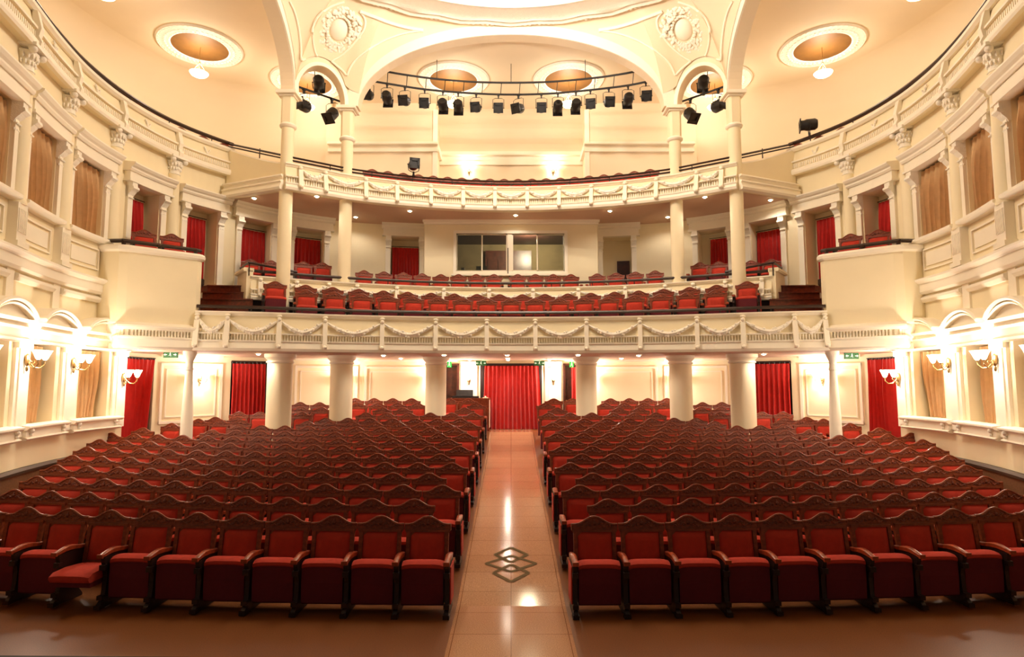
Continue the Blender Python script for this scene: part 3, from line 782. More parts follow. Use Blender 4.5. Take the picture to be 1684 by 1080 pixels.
# ------------------------------------------------------------------ coved surface between arches and the oval ring
def outline():
    A = []
    # from left side arch crown to right side arch crown, extrados line just in front of the wall faces
    n = 22
    for i in range(n+1):                 # left side arch, crown (y=12.3) to column
        th = PI/2*(1-i/n); A.append((-5.80, 12.3+3.42*math.cos(th)+.3*math.cos(th)*0, SP+.28+2.05*math.sin(th)))
    cx, cy = -5.26, 16.17
    dx, dy = .83, .55
    for i in range(1, 13):
        th = PI*(1-i/13); A.append((cx+dx*.72*math.cos(th), cy+dy*.72*math.cos(th), SP+.3+.92*math.sin(th)))
    for i in range(n+1):
        th = PI*(1-i/(2*n)); A.append((4.30*math.cos(th), 16.58, SP+.36+2.08*math.sin(th)))
    B = [(-x, y, z) for x, y, z in A[:-1]][::-1]
    return A+B
OUT = outline()
ZR = 12.93
def loft(u, t):
    i = u*(len(OUT)-1); k = min(int(i), len(OUT)-2); f = i-k
    A = Vector(OUT[k]).lerp(Vector(OUT[k+1]), f)
    ang = math.atan2((A.y-E_CY)/E_B, A.x/E_A)
    Bp = Vector((E_A*math.cos(ang), E_CY+E_B*math.sin(ang), ZR))
    hx = 1-math.cos(PI/2*t); vz = math.sin(PI/2*t)
    hx = .5*hx+.5*t; vz = .5*vz+.5*t
    return Vector((A.x+(Bp.x-A.x)*hx, A.y+(Bp.y-A.y)*hx, A.z+(Bp.z-A.z)*vz))
mb = MB(); NU, NT = 176, 10
mb.add([loft(i/NU, j/NT) for i in range(NU+1) for j in range(NT+1)], [(i*(NT+1)+j,(i+1)*(NT+1)+j,(i+1)*(NT+1)+j+1,i*(NT+1)+j+1) for i in range(NU) for j in range(NT)])
PEND = struct(mb, 'ceiling_central', M['ceil'], 'coved cream ceiling between the arches and the oval ring', smooth=True)
def on_loft(pts, off=.02): 
    out = []
    for u, t in pts:
        p = loft(u, t); a = loft(min(1, u+.004), t)-loft(max(0, u-.004), t); b = loft(u, min(1, t+.02))-loft(u, max(0, t-.02)); nn = a.cross(b).normalized()
        if nn.dot(Vector((0, 6, 5))-p) < 0: nn = -nn
        out.append(p+nn*off)
    return out
# ring
mb = MB(); n = 96
prof = [(1.0,12.95),(.985,12.80),(.962,12.84),(.935,12.79),(.915,12.82),(.88,12.80),(.77,12.80),(.755,12.76),(.735,12.79),(.73,13.2)]
vs = []
for i in range(n):
    a = 2*PI*i/n
    for j, (k, z) in enumerate(prof):
        w = 1+(.012*math.cos(a*24) if j in (1, 2, 3) else 0); vs.append((E_A*k*w*math.cos(a), E_CY+E_B*k*w*math.sin(a), z))
k = len(prof)
mb.add(vs, [(i*k+j, ((i+1)%n)*k+j, ((i+1)%n)*k+j+1, i*k+j+1) for i in range(n) for j in range(k-1)])
RING = struct(mb, 'trim_4', M['orn'], 'broad white carved plaster ring around the central oval dome', smooth=True)
k = MB(); rnd = random.Random(4)
for i in range(260):
    a = 2*PI*i/260
    if math.sin(a) < .2: continue
    for kk, r in ((.992,.05),(.90,.06)):
        k.ball((E_A*kk*math.cos(a), E_CY+E_B*kk*math.sin(a), 12.84+rnd.uniform(-.01,.01)), r, r, .03, n=6, m=3)
k.build('carved_beads', M['orn'], RING, smooth=True)
mb = MB(); vs = []; n = 64; NR = 10
for i in range(n):
    a = 2*PI*i/n
    for j in range(NR+1):
        q = PI/2*j/NR; vs.append((E_A*.735*math.cos(q)*math.cos(a), E_CY+E_B*.735*math.cos(q)*math.sin(a), 13.15+.9*math.sin(q)))
mb.add(vs, [(i*(NR+1)+j, ((i+1)%n)*(NR+1)+j, ((i+1)%n)*(NR+1)+j+1, i*(NR+1)+j+1) for i in range(n) for j in range(NR)])
struct(mb, 'ceiling_dome', M['ceil'], 'shallow oval dome inside the central ring', smooth=True)
# ================================================================== rear wall of the ground floor
def gs(px_x):   # arclength on G of plan x
    return min((G.L*i/1200 for i in range(1201)), key=lambda t: abs(G.at(t)[0].x-px_x) + (0 if t > 2.6 else 5))
for side, mir in SIDES:
    mb = MB()
    GA = [(.35, 1.95), (gs(-8.02), gs(-7.1)), (G.L-2.22, G.L-1.72), (G.L-1.0, G.L)]   # exit, second curtain, brown door, centre
    t = -.05
    for a, b in GA:
        wbox(mb, G, t, a, -.3, 0, -.1, 3.44, mir); wbox(mb, G, a, b, -.3, 0, 3.33, 3.44, mir)
        wbox(mb, G, a-.05, b+.05 if b < G.L else b, -1.0, -.9, 0, 3.44, mir)
        t = b
    if t < G.L: wbox(mb, G, t, G.L, -.3, 0, -.1, 3.44, mir)
    struct(mb, 'wall_rear_ground_'+side, M['wall'], f'rear wall of the ground floor, {side} half, with curtained exits')
    # moulded wall panels
    k = 0
    for a, b in ((2.12, gs(-8.18)), (gs(-6.6), gs(-4.9)), (gs(-4.7), G.L-2.4)):
        k += 1; mb = MB()
        f = floorz(G.at((a+b)/2)[0].y)
        z0, z1 = 1.62, 3.22
        for d, w, i in ((.05, .07, 0), (.03, .03, .16)):
            wbox(mb, G, a+i, b-i, 0, d, z0+i, z0+i+w, mir); wbox(mb, G, a+i, b-i, 0, d, z1-i-w, z1-i, mir)
            wbox(mb, G, a+i, a+i+w, 0, d, z0+i, z1-i, mir); wbox(mb, G, b-i-w, b-i, 0, d, z0+i, z1-i, mir)
        wbox(mb, G, a, b, 0, .06, 3.38, 3.44, mir)
        tag(mb.build(f'trim_{4+k+(0 if mir > 0 else 3)}', M['trim']), f'white moulded frame panel on the {side} rear wall, {["nearest the exit curtain","between the outer and middle columns","between the middle column and the brown door"][k-1]}', 'moulding', kind='structure')
    # pilaster with sconce beside the centre curtain
    mb = MB(); a, b = G.L-1.66, G.L-1.12
    wbox(mb, G, a, b, 0, .07, 1.0, 3.34, mir); wbox(mb, G, a+.1, b-.1, .07, .1, 1.2, 3.2, mir)
    wbox(mb, G, a-.02, b+.02, 0, .1, 3.28, 3.4, mir)
    tag(mb.build('pilaster', M['trim']), f'white panelled pilaster {side} of the centre curtain', 'pilaster', kind='structure')
    # brown door and jambs
    mb = MB(); a, b = G.L-2.22, G.L-1.72
    wbox(mb, G, a, b, -.2, -.15, 1.1, 3.33, mir)
    for z0, z1 in ((1.25, 2.1), (2.25, 3.2)): wbox(mb, G, a+.1, b-.08, -.15, -.12, z0, z1, mir)
    D = tag(mb.build('door_21' if mir > 0 else 'door_22', M['doorw']), f'dark brown panelled door {side} of the centre curtain', 'door', kind='structure')
    k = MB(); wbox(k, G, a, a+.06, -.15, .04, 1.0, 3.33, mir); wbox(k, G, b-.07, b, -.15, .04, 1.0, 3.33, mir); wbox(k, G, a, b, -.15, .04, 3.27, 3.33, mir); k.build('door_frame', M['doorw'], D)
    k = MB(); p = G.pt(b-.1, -.08, 2.1, mir); k.ball(p, .03); k.build('door_handle', M['brass'], D)
    # dark double doors glimpsed behind the second curtain and the exit
    mb = MB(); a, b = gs(-8.02), gs(-7.1)
    wbox(mb, G, a, b, -.28, -.22, .7, 3.33, mir); wbox(mb, G, b-.08, b, -.22, .02, .7, 3.33, mir); wbox(mb, G, a, b, -.22, .02, 3.28, 3.33, mir)
    wbox(mb, G, b-.42, b-.38, -.22, -.18, .7, 3.33, mir); wbox(mb, G, b-.3, b-.16, -.22, -.2, 2.2, 3.1, mir)
    tag(mb.build('door_23' if mir > 0 else 'door_24', M['iron']), f'dark door half hidden by the second red curtain, {side} side', 'door', kind='structure')
    mb = MB(); wbox(mb, G, .35, 1.95, -.5, -.4, .4, 3.33, mir)
    tag(mb.build('door_25' if mir > 0 else 'door_26', M['iron']), f'dark exit opening behind the large red curtain under the {side} box', 'door', kind='structure')
mb = MB(); mb.box(-1.02,1.02,20.45,20.5,1.1,3.33); mb.box(-1.02,-.9,20.2,20.5,1.1,3.33); mb.box(.9,1.02,20.2,20.5,1.1,3.33); mb.box(-1.02,1.02,20.15,20.5,3.29,3.335)
tag(mb.build('door_27', M['iron']), 'dark doorway framed behind the centre curtain at the end of the aisle', 'door', kind='structure')

# ================================================================== control room bay
mb = MB(); bx, by = 2.72, 18.8; wx0, wx1, wz0, wz1 = -1.72, 1.68, 6.17, 7.37
mb.box(-bx, wx0, by, by+.15, 4.9, 7.8); mb.box(wx1, bx, by, by+.15, 4.9, 7.8); mb.box(wx0, wx1, by, by+.15, 4.9, wz0); mb.box(wx0, wx1, by, by+.15, wz1, 7.8)
for m_ in (-1, 1):
    mb.add([(m_*bx,by,4.9),(m_*2.86,19.6,4.9),(m_*2.86,19.6,7.8),(m_*bx,by,7.8),(m_*(bx-.12),by,4.9),(m_*2.74,19.6,4.9),(m_*2.74,19.6,7.8),(m_*(bx-.12),by,7.8)], [(0,1,2,3),(4,5,6,7),(0,1,5,4),(3,2,6,7)])
struct(mb, 'wall_control_room', M['wall'], 'cream bay with the control room windows at the back of the circle')
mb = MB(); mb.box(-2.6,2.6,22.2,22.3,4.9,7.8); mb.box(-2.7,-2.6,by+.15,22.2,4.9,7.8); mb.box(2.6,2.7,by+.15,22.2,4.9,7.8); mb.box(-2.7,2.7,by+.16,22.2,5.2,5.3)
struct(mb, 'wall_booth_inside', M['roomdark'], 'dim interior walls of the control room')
mb = MB()
mb.box(-2.75,2.75,by-.06,by,7.66,7.72); mb.box(-2.78,2.78,by-.1,by,7.72,7.8)
struct(mb, 'trim_11', M['trim'], 'thin cornice along the top of the control room bay')
mb = MB()
f = .09
mb.box(wx0-f, wx0, by-.04, by+.08, wz0-f, wz1+f); mb.box(wx1, wx1+f, by-.04, by+.08, wz0-f, wz1+f)
mb.box(wx0, wx1, by-.04, by+.08, wz1, wz1+f); mb.box(wx0, wx1, by-.04, by+.08, wz0-f, wz0); mb.box(wx0-.14, wx1+.14, by-.1, by, wz0-f-.06, wz0-f)
WR = tag(mb.build('window_21', M['trim']), 'wide four-pane control room window with white frame', 'window', kind='structure')
k = MB(); xm = [-1.72,-.915,-.12,.03,.82,1.68]
k.box(-.12,.03,by,by+.1,wz0,wz1)
for a, b in ((-1.72,-.9),(-.93,-.12),(.03,.84),(.81,1.68)):
    o = .03 if a in (-.93, .03) else .06
    k.box(a,a+.035,by+o,by+o+.03,wz0,wz1); k.box(b-.035,b,by+o,by+o+.03,wz0,wz1); k.box(a,b,by+o,by+o+.03,wz1-.035,wz1); k.box(a,b,by+o,by+o+.03,wz0,wz0+.04)
k.build('sliding_frame', M['upvc'], WR)
for a, b in ((-1.70,-.92),(-.91,-.14),(.05,.82),(.83,1.66)):
    k = MB(); k.box(a,b,by+.06,by+.066,wz0+.02,wz1-.02); k.build('pane', M['glass'], WR)
mb = MB(); mb.box(-.95,.75,22.1,22.2,5.3,7.55)
for a in (-.85,-.47,.0,.36):
    for z0, z1 in ((5.6,6.4),(6.45,7.2)): mb.box(a,a+.34,22.06,22.1,z0,z1)
tag(mb.build('cupboard', M['doorw']), 'dark panelled cupboard seen through the control room glass', 'cupboard')
mb = MB(); mb.box(-1.7,1.6,18.98,19.5,5.9,5.98); mb.box(-1.6,-1.5,19.05,19.45,5.3,5.9); mb.box(1.4,1.5,19.05,19.45,5.3,5.9)
tag(mb.build('desk', M['doorw']), 'long desk inside the control room below the glass', 'desk')
mb = MB(); mb.box(.1,.8,19.0,19.4,5.98,6.2)
for i in range(9): mb.ball((.15+i*.07,19.0,6.21), .012, n=5, m=3)
tag(mb.build('mixing_console', M['upvc']), 'small pale mixing console on the control room desk', 'console')
mb = MB(); mb.box(-1.12,-.78,19.25,19.28,6.05,6.42); mb.box(-1.0,-.9,19.2,19.3,5.98,6.06)
tag(mb.build('monitor', M['black']), 'dark monitor standing on the control room desk', 'monitor')
mb = MB(); mb.box(-1.6,-1.5,19.2,19.3,5.98,6.36)
tag(mb.build('speaker', M['black']), 'small black speaker at the left end of the control room desk', 'speaker')
mb = MB(); mb.tube([(-.1,18.74,6.9),(-.1,18.74,6.1),(.0,18.7,5.9),(.02,18.7,5.3)], .014, 5)
tag(mb.build('cable', M['black']), 'thin dark cable hanging down the middle window mullion', 'cable')
point('booth_light', (.6, 20.6, 7.5), 330, .1)
# room glimpsed through the open right rear doorway
mb = MB(); s = W.L-3.45
wbox(mb, W, s-.40, s+.0, -.46, -.42, 4.95, 6.7, -1)
tag(mb.build('door_28', M['doorw']), 'dark open door leaf inside the doorway right of the control room', 'door', kind='structure')

# ================================================================== curtains
def curtain(name_label, a, b, z0, z1, m, C=None, mir=1, off=0, folds=9, amp=.05, skew0=0, skew1=0, rod=True, group=None, seed=1, gather=1.0, pinch=.0, blot=0):
    """a, b: stations on curve C, or plan points. skew: how much the foot shifts at either end"""
    rnd = random.Random(seed); n = folds*8; NZ = 14
    ph = [rnd.uniform(-.5,.5) for _ in range(folds+2)]; am = [rnd.uniform(.6,1.2) for _ in range(folds+2)]
    if C is None:
        pa, pb = Vector(a), Vector(b); L = (pb-pa).length; d = (pb-pa).normalized(); nr = Vector((d.y,-d.x))
        def P3(s, o, z): q = pa+d*s+nr*(o+off); return Vector((q.x, q.y, z))
        S0_, S1_ = 0, L
    else:
        def P3(s, o, z): return C.pt(s, off+o, z, mir)
        S0_, S1_ = a, b
    mb = MB(); vs = []
    for j in range(NZ+1):
        v = j/NZ; z = z1+(z0-z1)*v
        e0 = S0_+skew0*v+pinch*math.sin(PI*v); e1 = S1_+skew1*v-pinch*math.sin(PI*v)
        for i in range(n+1):
            u = i/n; q = u*folds; k = int(q) if q < folds else folds-1; f = q-k
            w = math.sin(2*PI*q+ph[k]*(1-f)+ph[k+1]*f)*(am[k]*(1-f)+am[k+1]*f)
            am_ = amp*(.35+.65*min(1, v*3))*(1+.25*v)
            s = e0+(e1-e0)*u+.35*am_*math.cos(2*PI*q)
            vs.append(P3(s, w*am_+.012*math.sin(7*v+k), z-(.012*abs(w) if j == NZ else 0)))
    N = len(vs); vs += [p+Vector((0,.008,0)) for p in vs]
    fs = []
    for j in range(NZ):
        for i in range(n):
            q = j*(n+1)+i; fs.append((q,q+1,q+n+2,q+n+1)); fs.append((N+q,N+q+n+1,N+q+n+2,N+q+1))
    for j in range(NZ):
        q = j*(n+1); fs.append((q,q+n+1,N+q+n+1,N+q)); q += n; fs.append((q,N+q,N+q+n+1,q+n+1))
    for i in range(n):
        q = i; fs.append((q,N+q,N+q+1,q+1)); q = NZ*(n+1)+i; fs.append((q,q+1,N+q+1,N+q))
    mb.add(vs, fs)
    root = thing('curtain', name_label, 'curtain', P3((S0_+S1_)/2, 0, z0), group=group)
    inv = -Vector(root.location)
    k = mb.build('drape', m, root, smooth=True); k.location = inv
    if rod:
        k = MB(); pp = [P3(S0_-.04+(S1_-S0_+.08)*i/6, 0, z1+.035) for i in range(7)]
        k.tube(pp, .012, 5); r = k.build('rod', M['iron'], root); r.location = inv
        for i in range(folds+1 if z0 < 2 else 0):
            k = MB(); p = P3(S0_+(S1_-S0_)*i/folds, 0, z1+.015); k.box(p.x-.012,p.x+.012,p.y-.015,p.y+.015,z1-.01,z1+.045)
            k.build('hook', M['iron'], r)
    return root
fy = floorz
for side, mir in SIDES:
    curtain(f'tall red curtain hanging across the exit under the {side} side box', .42, 1.92, floorz(15)+.03, 3.29, M['red'], G, mir, .02, 10, .055, skew1=-.28 if mir > 0 else -.0, skew0=0 if mir > 0 else .0, seed=3 if mir > 0 else 5)
    curtain(f'red curtain in the second doorway on the {side}, beside the outer column', gs(-8.0), gs(-7.32) if mir > 0 else gs(-7.14), floorz(17.6)+.03, 3.25, M['red'], G, mir, .03, 8, .045, seed=4 if mir > 0 else 6)
curtain('wide bright red curtain closing the doorway at the end of the aisle', (-.88,20.1), (.9,20.1), 1.19, 3.25, M['red'], None, 1, 0, 14, .055, skew0=-.08, skew1=.1, seed=8)
curtain('narrow edge of red curtain in front of the right brown door', (1.98,20.02), (2.2,20.0), 1.2, 3.2, M['red'], None, 1, 0, 2, .03, skew0=-.02, seed=9, rod=False)
for side, mir in SIDES:
    for i, c in enumerate(GB):
        s = S0+c; wl_ = .90 if i == 4 else .76
        curtain(f'long tan curtain in the {["front","second","third","fourth","rearmost"][i]} ground-floor window niche on the {side}', s-.46, s-.46+wl_, 1.97, 3.39, M['tan'], W, mir, -.15, 5 if i < 4 else 6, .065, skew1=(-.10 if i != 4 else -.2), rod=False, seed=20+i+(7 if mir < 0 else 0), group=f'tan curtains on the {side} ground floor')
    for i, c in enumerate([q for q in BAYS if q < 0]):
        s = S0+c
        curtain(f'tan curtain filling the {["front","second","third","fourth","rearmost"][i]} first-floor window niche on the {side}', s-.55, s+.53, 5.90, 7.38, M['tan'], W, mir, -.07, 6, .075, rod=False, seed=40+i+(7 if mir < 0 else 0), group=f'tan curtains on the {side} first floor')
    nm = ['behind the side box','above the dark steps','behind the two boxed seats','between the columns']
    for i, c in enumerate([q for q in BAYS if q > 0]):
        s = S0+c; a, b = s-.42, s+.40
        if mir < 0 and i == 3: a, b = s-.42, s+.15
        if i < 2: b = s+.30
        curtain(f'red curtain in the {side} first-floor doorway {nm[i]}', a, b, 5.27 if i < 2 else 5.0, 7.18, M['red'], W, mir, -.34, 7, .045, seed=60+i+(7 if mir < 0 else 0), skew1=.0, group=f'red curtains on the {side} first floor')
s = W.L-3.45
curtain('dark red curtain in the doorway left of the control room', s-.42, s+.42, 5.0, 7.12, M['red'], W, 1, -.3, 9, .03, seed=77)
# ================================================================== theatre seats
def crest(x, w=.287):          # height of the wavy top of a seat back
    u = abs(x)/w
    return .940+.090*(.5+.5*math.cos(PI*min(1, u/.82)))
def lean(z): return .02+.10*max(0, z-.35)/.65
def seat_parts():
    P = {}
    # back frame: outline prism with the wavy crest, leaning back
    mb = MB(); n = 20; w = .287
    top = [(-w+2*w*i/n, crest(-w+2*w*i/n)) for i in range(n+1)]
    ring = [(-.235,.34)]+[(-.262,.84),(-w,.875)]+top+[(w,.875),(.262,.84)]+[(.235,.34)]
    k = len(ring)
    fr = [(x, lean(z)-.02, z) for x, z in ring]; bk = [(x, lean(z)+.022, z) for x, z in ring]
    fs = [(i, (i+1) % k, k+(i+1) % k, k+i) for i in range(k)]
    # faces as strips mirrored left/right
    for off in (0, k):
        m = k//2
        for i in range(m):
            a, b, c, d = i, i+1, k-2-i, k-1-i
            if b == c: fs.append((off+a, off+b, off+d))
            elif b < c: fs.append((off+a, off+b, off+c, off+d))
    mb.add(fr+bk, fs)
    # rounded rim along the crest
    mb.tube([(x, lean(z)-.012, z) for x, z in top], .017, 6)
    # raised frame members
    for x0, x1, z0, z1 in ((-.262,-.215,.42,.86),(.215,.262,.42,.86),(-.262,.262,.855,.885),(-.24,.24,.40,.44)):
        mb.add([(x0,lean(z0)-.036,z0),(x1,lean(z0)-.036,z0),(x1,lean(z0),z0),(x0,lean(z0),z0),(x0,lean(z1)-.036,z1),(x1,lean(z1)-.036,z1),(x1,lean(z1),z1),(x0,lean(z1),z1)], [(0,3,2,1),(4,5,6,7),(0,1,5,4),(1,2,6,5),(2,3,7,6),(3,0,4,7)])
    P['back_frame'] = (mb, 'wood', True)
    # carved relief under the crest
    mb = MB()
    for sx in (-1, 1):
        pts = []
        for i in range(15):
            u = i/14; x = sx*(.03+.19*u); z = .935-.012*u+.022*math.sin(u*9)*(1-.4*u); pts.append((x, lean(z)-.022, z))
        mb.tube(pts, .008, 4)
        for i, u in enumerate((.12,.3,.48,.66,.84)):
            x = sx*(.03+.19*u); z = .928+(.022 if i % 2 else -.008)+.012*(1-u); mb.ball((x, lean(z)-.022, z), .022, .008, .013, n=6, m=3)
    mb.ball((0, lean(.955)-.024, .955), .028, .012, .028, n=8, m=4); mb.ball((0, lean(.985)-.022, .985), .014, .01, .02, n=6, m=3)
    P['carving'] = (mb, 'carve', True)
    def cushion(x, z0, z1, y0, t, nx=8, nz=8, p=4):
        m_ = MB(); vs = []
        for j in range(nz+1):
            for i in range(nx+1):
                u, v = -1+2*i/nx, -1+2*j/nz; b = ((1-u**p)*(1-v**p)); b = max(0, b)**.35
                z = z0+(z1-z0)*(v+1)/2; vs.append((x*u, lean(z)+y0-t*b, z))
        m_.add(vs, [(j*(nx+1)+i,j*(nx+1)+i+1,(j+1)*(nx+1)+i+1,(j+1)*(nx+1)+i) for j in range(nz) for i in range(nx)]); return m_
    P['back_cushion'] = (cushion(.213, .44, .855, -.018, .035), 'velvet', True)
    # folded-up seat: underside shell and the rolled cushion edge on top
    mb = MB(); n = 12; pr = []
    W2 = .245
    shape = [(-.40,.10),(-.435,.125),(-.44,.35),(-.43,.545),(-.25,.545),(-.22,.35),(-.20,.10)]
    for x in (-W2, W2): pr += [(x, y+.12, z) for y, z in shape]
    k = len(shape); mb.add(pr, [tuple(range(k)), tuple(range(k, 2*k))[::-1]]+[(i, (i+1) % k, k+(i+1) % k, k+i) for i in range(k)])
    P['seat_shell'] = (mb, 'maroon', False)
    mb = MB(); ns, vs = 10, []
    sec = [(-.305,.52),(-.318,.545),(-.31,.575),(-.27,.60),(-.20,.605),(-.14,.585),(-.115,.54),(-.10,.30),(-.09,.12),(-.16,.12),(-.2,.44)]
    m_ = len(sec)
    for i in range(ns+1):
        u = -1+2*i/ns; e = (1-abs(u)**5)
        for y, z in sec: vs.append((u*.247, y+.0*e, z-(.02*(1-e) if z > .5 else 0)))
    mb.add(vs, [tuple(range(m_)), tuple(ns*m_+i for i in range(m_))[::-1]]+[(i*m_+j,(i+1)*m_+j,(i+1)*m_+(j+1)%m_,i*m_+(j+1)%m_) for i in range(ns) for j in range(m_)])
    P['seat_cushion'] = (mb, 'velvet', True)
    def armside(name):
        pass
    return P
def arm_parts(x, outer):
    """armrest standard at x; returns [(name, builder, material)]"""
    st = MB()
    # leg standard: foot, post, curved front
    prof = [(-.40,0),(-.43,.02),(-.43,.05),(-.37,.10),(-.35,.20),(-.335,.36),(-.36,.47),(-.385,.55),(-.385,.585),(.0,.62),(.03,.57),(-.02,.30),(-.06,.12),(.0,.05),(.02,.02),(.02,0)]
    n = len(prof)
    for w, sc in ((.026, 1.0),):
        vs = [(x-w, y, z) for y, z in prof]+[(x+w, y, z) for y, z in prof]
        st.add(vs, [tuple(range(n))[::-1], tuple(range(n, 2*n))]+[(i, (i+1) % n, n+(i+1) % n, n+i) for i in range(n)])
    st.box(x-.038,x+.038,-.45,-.36,0,.045); st.box(x-.034,x+.034,-.415,-.36,.10,.15); st.box(x-.034,x+.034,-.40,-.345,.44,.50)
    out = [('standard', st, 'iron', False)]
    pd = MB(); o = .030 if outer > 0 else -.030
    if outer: pd.box(x+min(o, o*1.45), x+max(o, o*1.45), -.33, -.02, .13, .55); out.append(('side_pad', pd, 'velvet', False))
    ar = MB(); vs = []; m = 10
    for i in range(m+1):
        u = i/m; y = -.43+.45*u; z = .612+.03*math.sin(PI*min(1, u*1.15))+.0*u; h = .018+.01*math.sin(PI*u); w = .034-.006*abs(2*u-1)
        vs += [(x-w,y,z-h),(x+w,y,z-h),(x+w,y,z+h*.6),(x+w*.6,y,z+h),(x-w*.6,y,z+h),(x-w,y,z+h*.6)]
    ar.add(vs, [tuple(range(6)), tuple(m*6+i for i in range(6))[::-1]]+[(i*6+j,(i+1)*6+j,(i+1)*6+(j+1)%6,i*6+(j+1)%6) for i in range(m) for j in range(6)])
    ar.box(x-.036,x+.036,-.45,-.425,.59,.634)
    out.append(('armrest', ar, 'armw', True))
    return out
M['armw'] = mat('worn_armrest_wood', (176, 76, 40), .3, c2=(120, 46, 22), scale=18, coat=.2)
def seat_proto(name, sides, down=False, narrow=1.0):
    r = thing(name, 'seat', 'seat', (0, 0, -50))
    P = seat_parts()
    if down:                                       # tip-up part lowered
        mb = MB(); ns = 8; vs = []; sec = [(-.52,.33),(-.545,.37),(-.54,.41),(-.48,.445),(-.3,.455),(-.08,.44),(-.02,.40),(-.02,.34)]
        m_ = len(sec)
        for i in range(ns+1):
            u = -1+2*i/ns
            for y, z in sec: vs.append((u*.247, y, z-(.015*abs(u)**4 if z > .4 else 0)))
        mb.add(vs, [tuple(range(m_)), tuple(ns*m_+i for i in range(m_))[::-1]]+[(i*m_+j,(i+1)*m_+j,(i+1)*m_+(j+1)%m_,i*m_+(j+1)%m_) for i in range(ns) for j in range(m_)])
        P['seat_cushion'] = (mb, 'velvet', True)
        mb = MB(); mb.box(-.24,.24,-.50,-.04,.27,.34); P['seat_shell'] = (mb, 'maroon', False)
    for nm, (mb, m, sm) in P.items():
        if narrow != 1: mb.v = [(x*narrow, y, z) for x, y, z in mb.v]
        if nm == 'carving': mb.build(nm, M[m], bf, smooth=sm)
        else:
            o = mb.build(nm, M[m], r, smooth=sm)
            if nm == 'back_frame': bf = o
            if nm == 'seat_shell': o['label'] = 'dark maroon underside of the tip-up seat'
    for sgn, outer in sides:
        for nm, mb, m, sm in arm_parts(sgn*.295*narrow, outer): mb.build(nm, M[m], r, smooth=sm)
    return r
ORD = ['first','second','third','fourth','fifth','sixth','seventh','eighth','ninth','tenth','eleventh','twelfth','thirteenth','fourteenth','fifteenth','sixteenth','seventeenth','eighteenth','nineteenth','twentieth']
# prototypes: arm on the side nearer the aisle; the seat at the far end has both
protoL = seat_proto('theatre_seat', ((1, 0),)); protoLa = seat_proto('theatre_seat', ((1, 1),)); protoLe = seat_proto('theatre_seat', ((1, 0), (-1, -1)))
protoR = seat_proto('theatre_seat', ((-1, 0),)); protoRa = seat_proto('theatre_seat', ((-1, -1),)); protoRe = seat_proto('theatre_seat', ((-1, 0), (1, 1)))
protoD = seat_proto('theatre_seat', ((1, 0),), down=True)
protoN = seat_proto('theatre_seat', ((-1, 0),), narrow=.90); protoNe = seat_proto('theatre_seat', ((-1, 0), (1, 0)), narrow=.90)
def place(proto, x, y, z, rz, label, group):
    r = copy_tree(proto); r.location = (x, y, z); r.rotation_euler = (0, 0, rz); r['label'] = label; r['group'] = group; return r
ROWEND = {1:7.0,2:7.1,3:7.45,4:7.75,5:8.0,6:8.25,7:8.5,8:8.75,9:8.55,10:8.35,11:8.1,12:7.7,13:7.3,14:6.4,15:6.4,16:4.7}
SP_ = .59
stuff = []
for row in range(1, 17):
    y0 = 7.65+.752*(row-1); odd = row % 2
    for side, mir in SIDES:
        x0 = (1.035 if odd else 1.33); n = int((ROWEND[row]-x0+.295)/SP_)+1
        blocked = []
        for j in range(n):
            x = x0+j*SP_; 
            if row == 16 and 2.0 < x < 2.9: continue
            if row >= 15 and row < 17 and 5.5 < x < 5.9 and row == 15: pass
            y = y0+.33*(x/5.8)**2*(1 if row < 12 else .3)
            z = floorz(y)
            if row >= 15: z = floorz(y)
            # keep clear of the columns
            if any(abs(x-cx) < .62 and -.45 < y-cy < .75 for cx, cy in ((6.03,15.9),(4.67,16.8),(2.18,17.7),(7.58,14.35))): continue
            if row in (9, 10) and x > 8.9: continue
            rz = math.atan(.66*x/5.8**2)*.6*mir*-1*-1
            rz = -mir*math.atan(.66*x/5.8**2)*.6
            if row <= 10:
                if row == 1 and mir > 0 and j == 7: pr = protoD
                elif j == 0: pr = protoLa if mir > 0 else protoRa
                elif j == n-1: pr = protoLe if mir > 0 else protoRe
                else: pr = protoL if mir > 0 else protoR
                lab = f'red velvet theatre seat, {ORD[j]} from the aisle, {ORD[row-1] if row > 1 else "front"} row, {side} block'
                if pr is protoD: lab = 'the one front-row red seat folded down, eighth left of the aisle'
                place(pr, -x*mir, y, z, rz, lab, f'{ORD[row-1] if row > 1 else "front"} row seats, {side} block')
            else: stuff.append((-x*mir, y, z, rz, 1.0))
# circle, front and second rows
def r1(x): return 16.40-1.25*(x/5.8)**2
def r2(x): return 17.09-1.34*(x/5.8)**2
cs = []
for k, (f, xs_, z, nm) in enumerate(((r1, [.652*(i-8) for i in range(17)], 3.96, 'front'), (r2, [.6375*(i-9.5) for i in range(20)], 4.17, 'second'))):
    nn = len(xs_)
    for i, x in enumerate(xs_):
        x += 0
        y = f(x) if abs(x) < 5.6 else 15.48
        zz2 = z+.10*(abs(x)/6)**2
        rz = -math.atan(2*1.3*x/5.8**2)
        lab = f'mahogany-backed red seat, {ORD[i]} from the left in the {nm} row of the circle'
        place(protoRe if i == nn-1 else protoR, x, y, zz2, rz, lab, f'{nm} row circle seats')
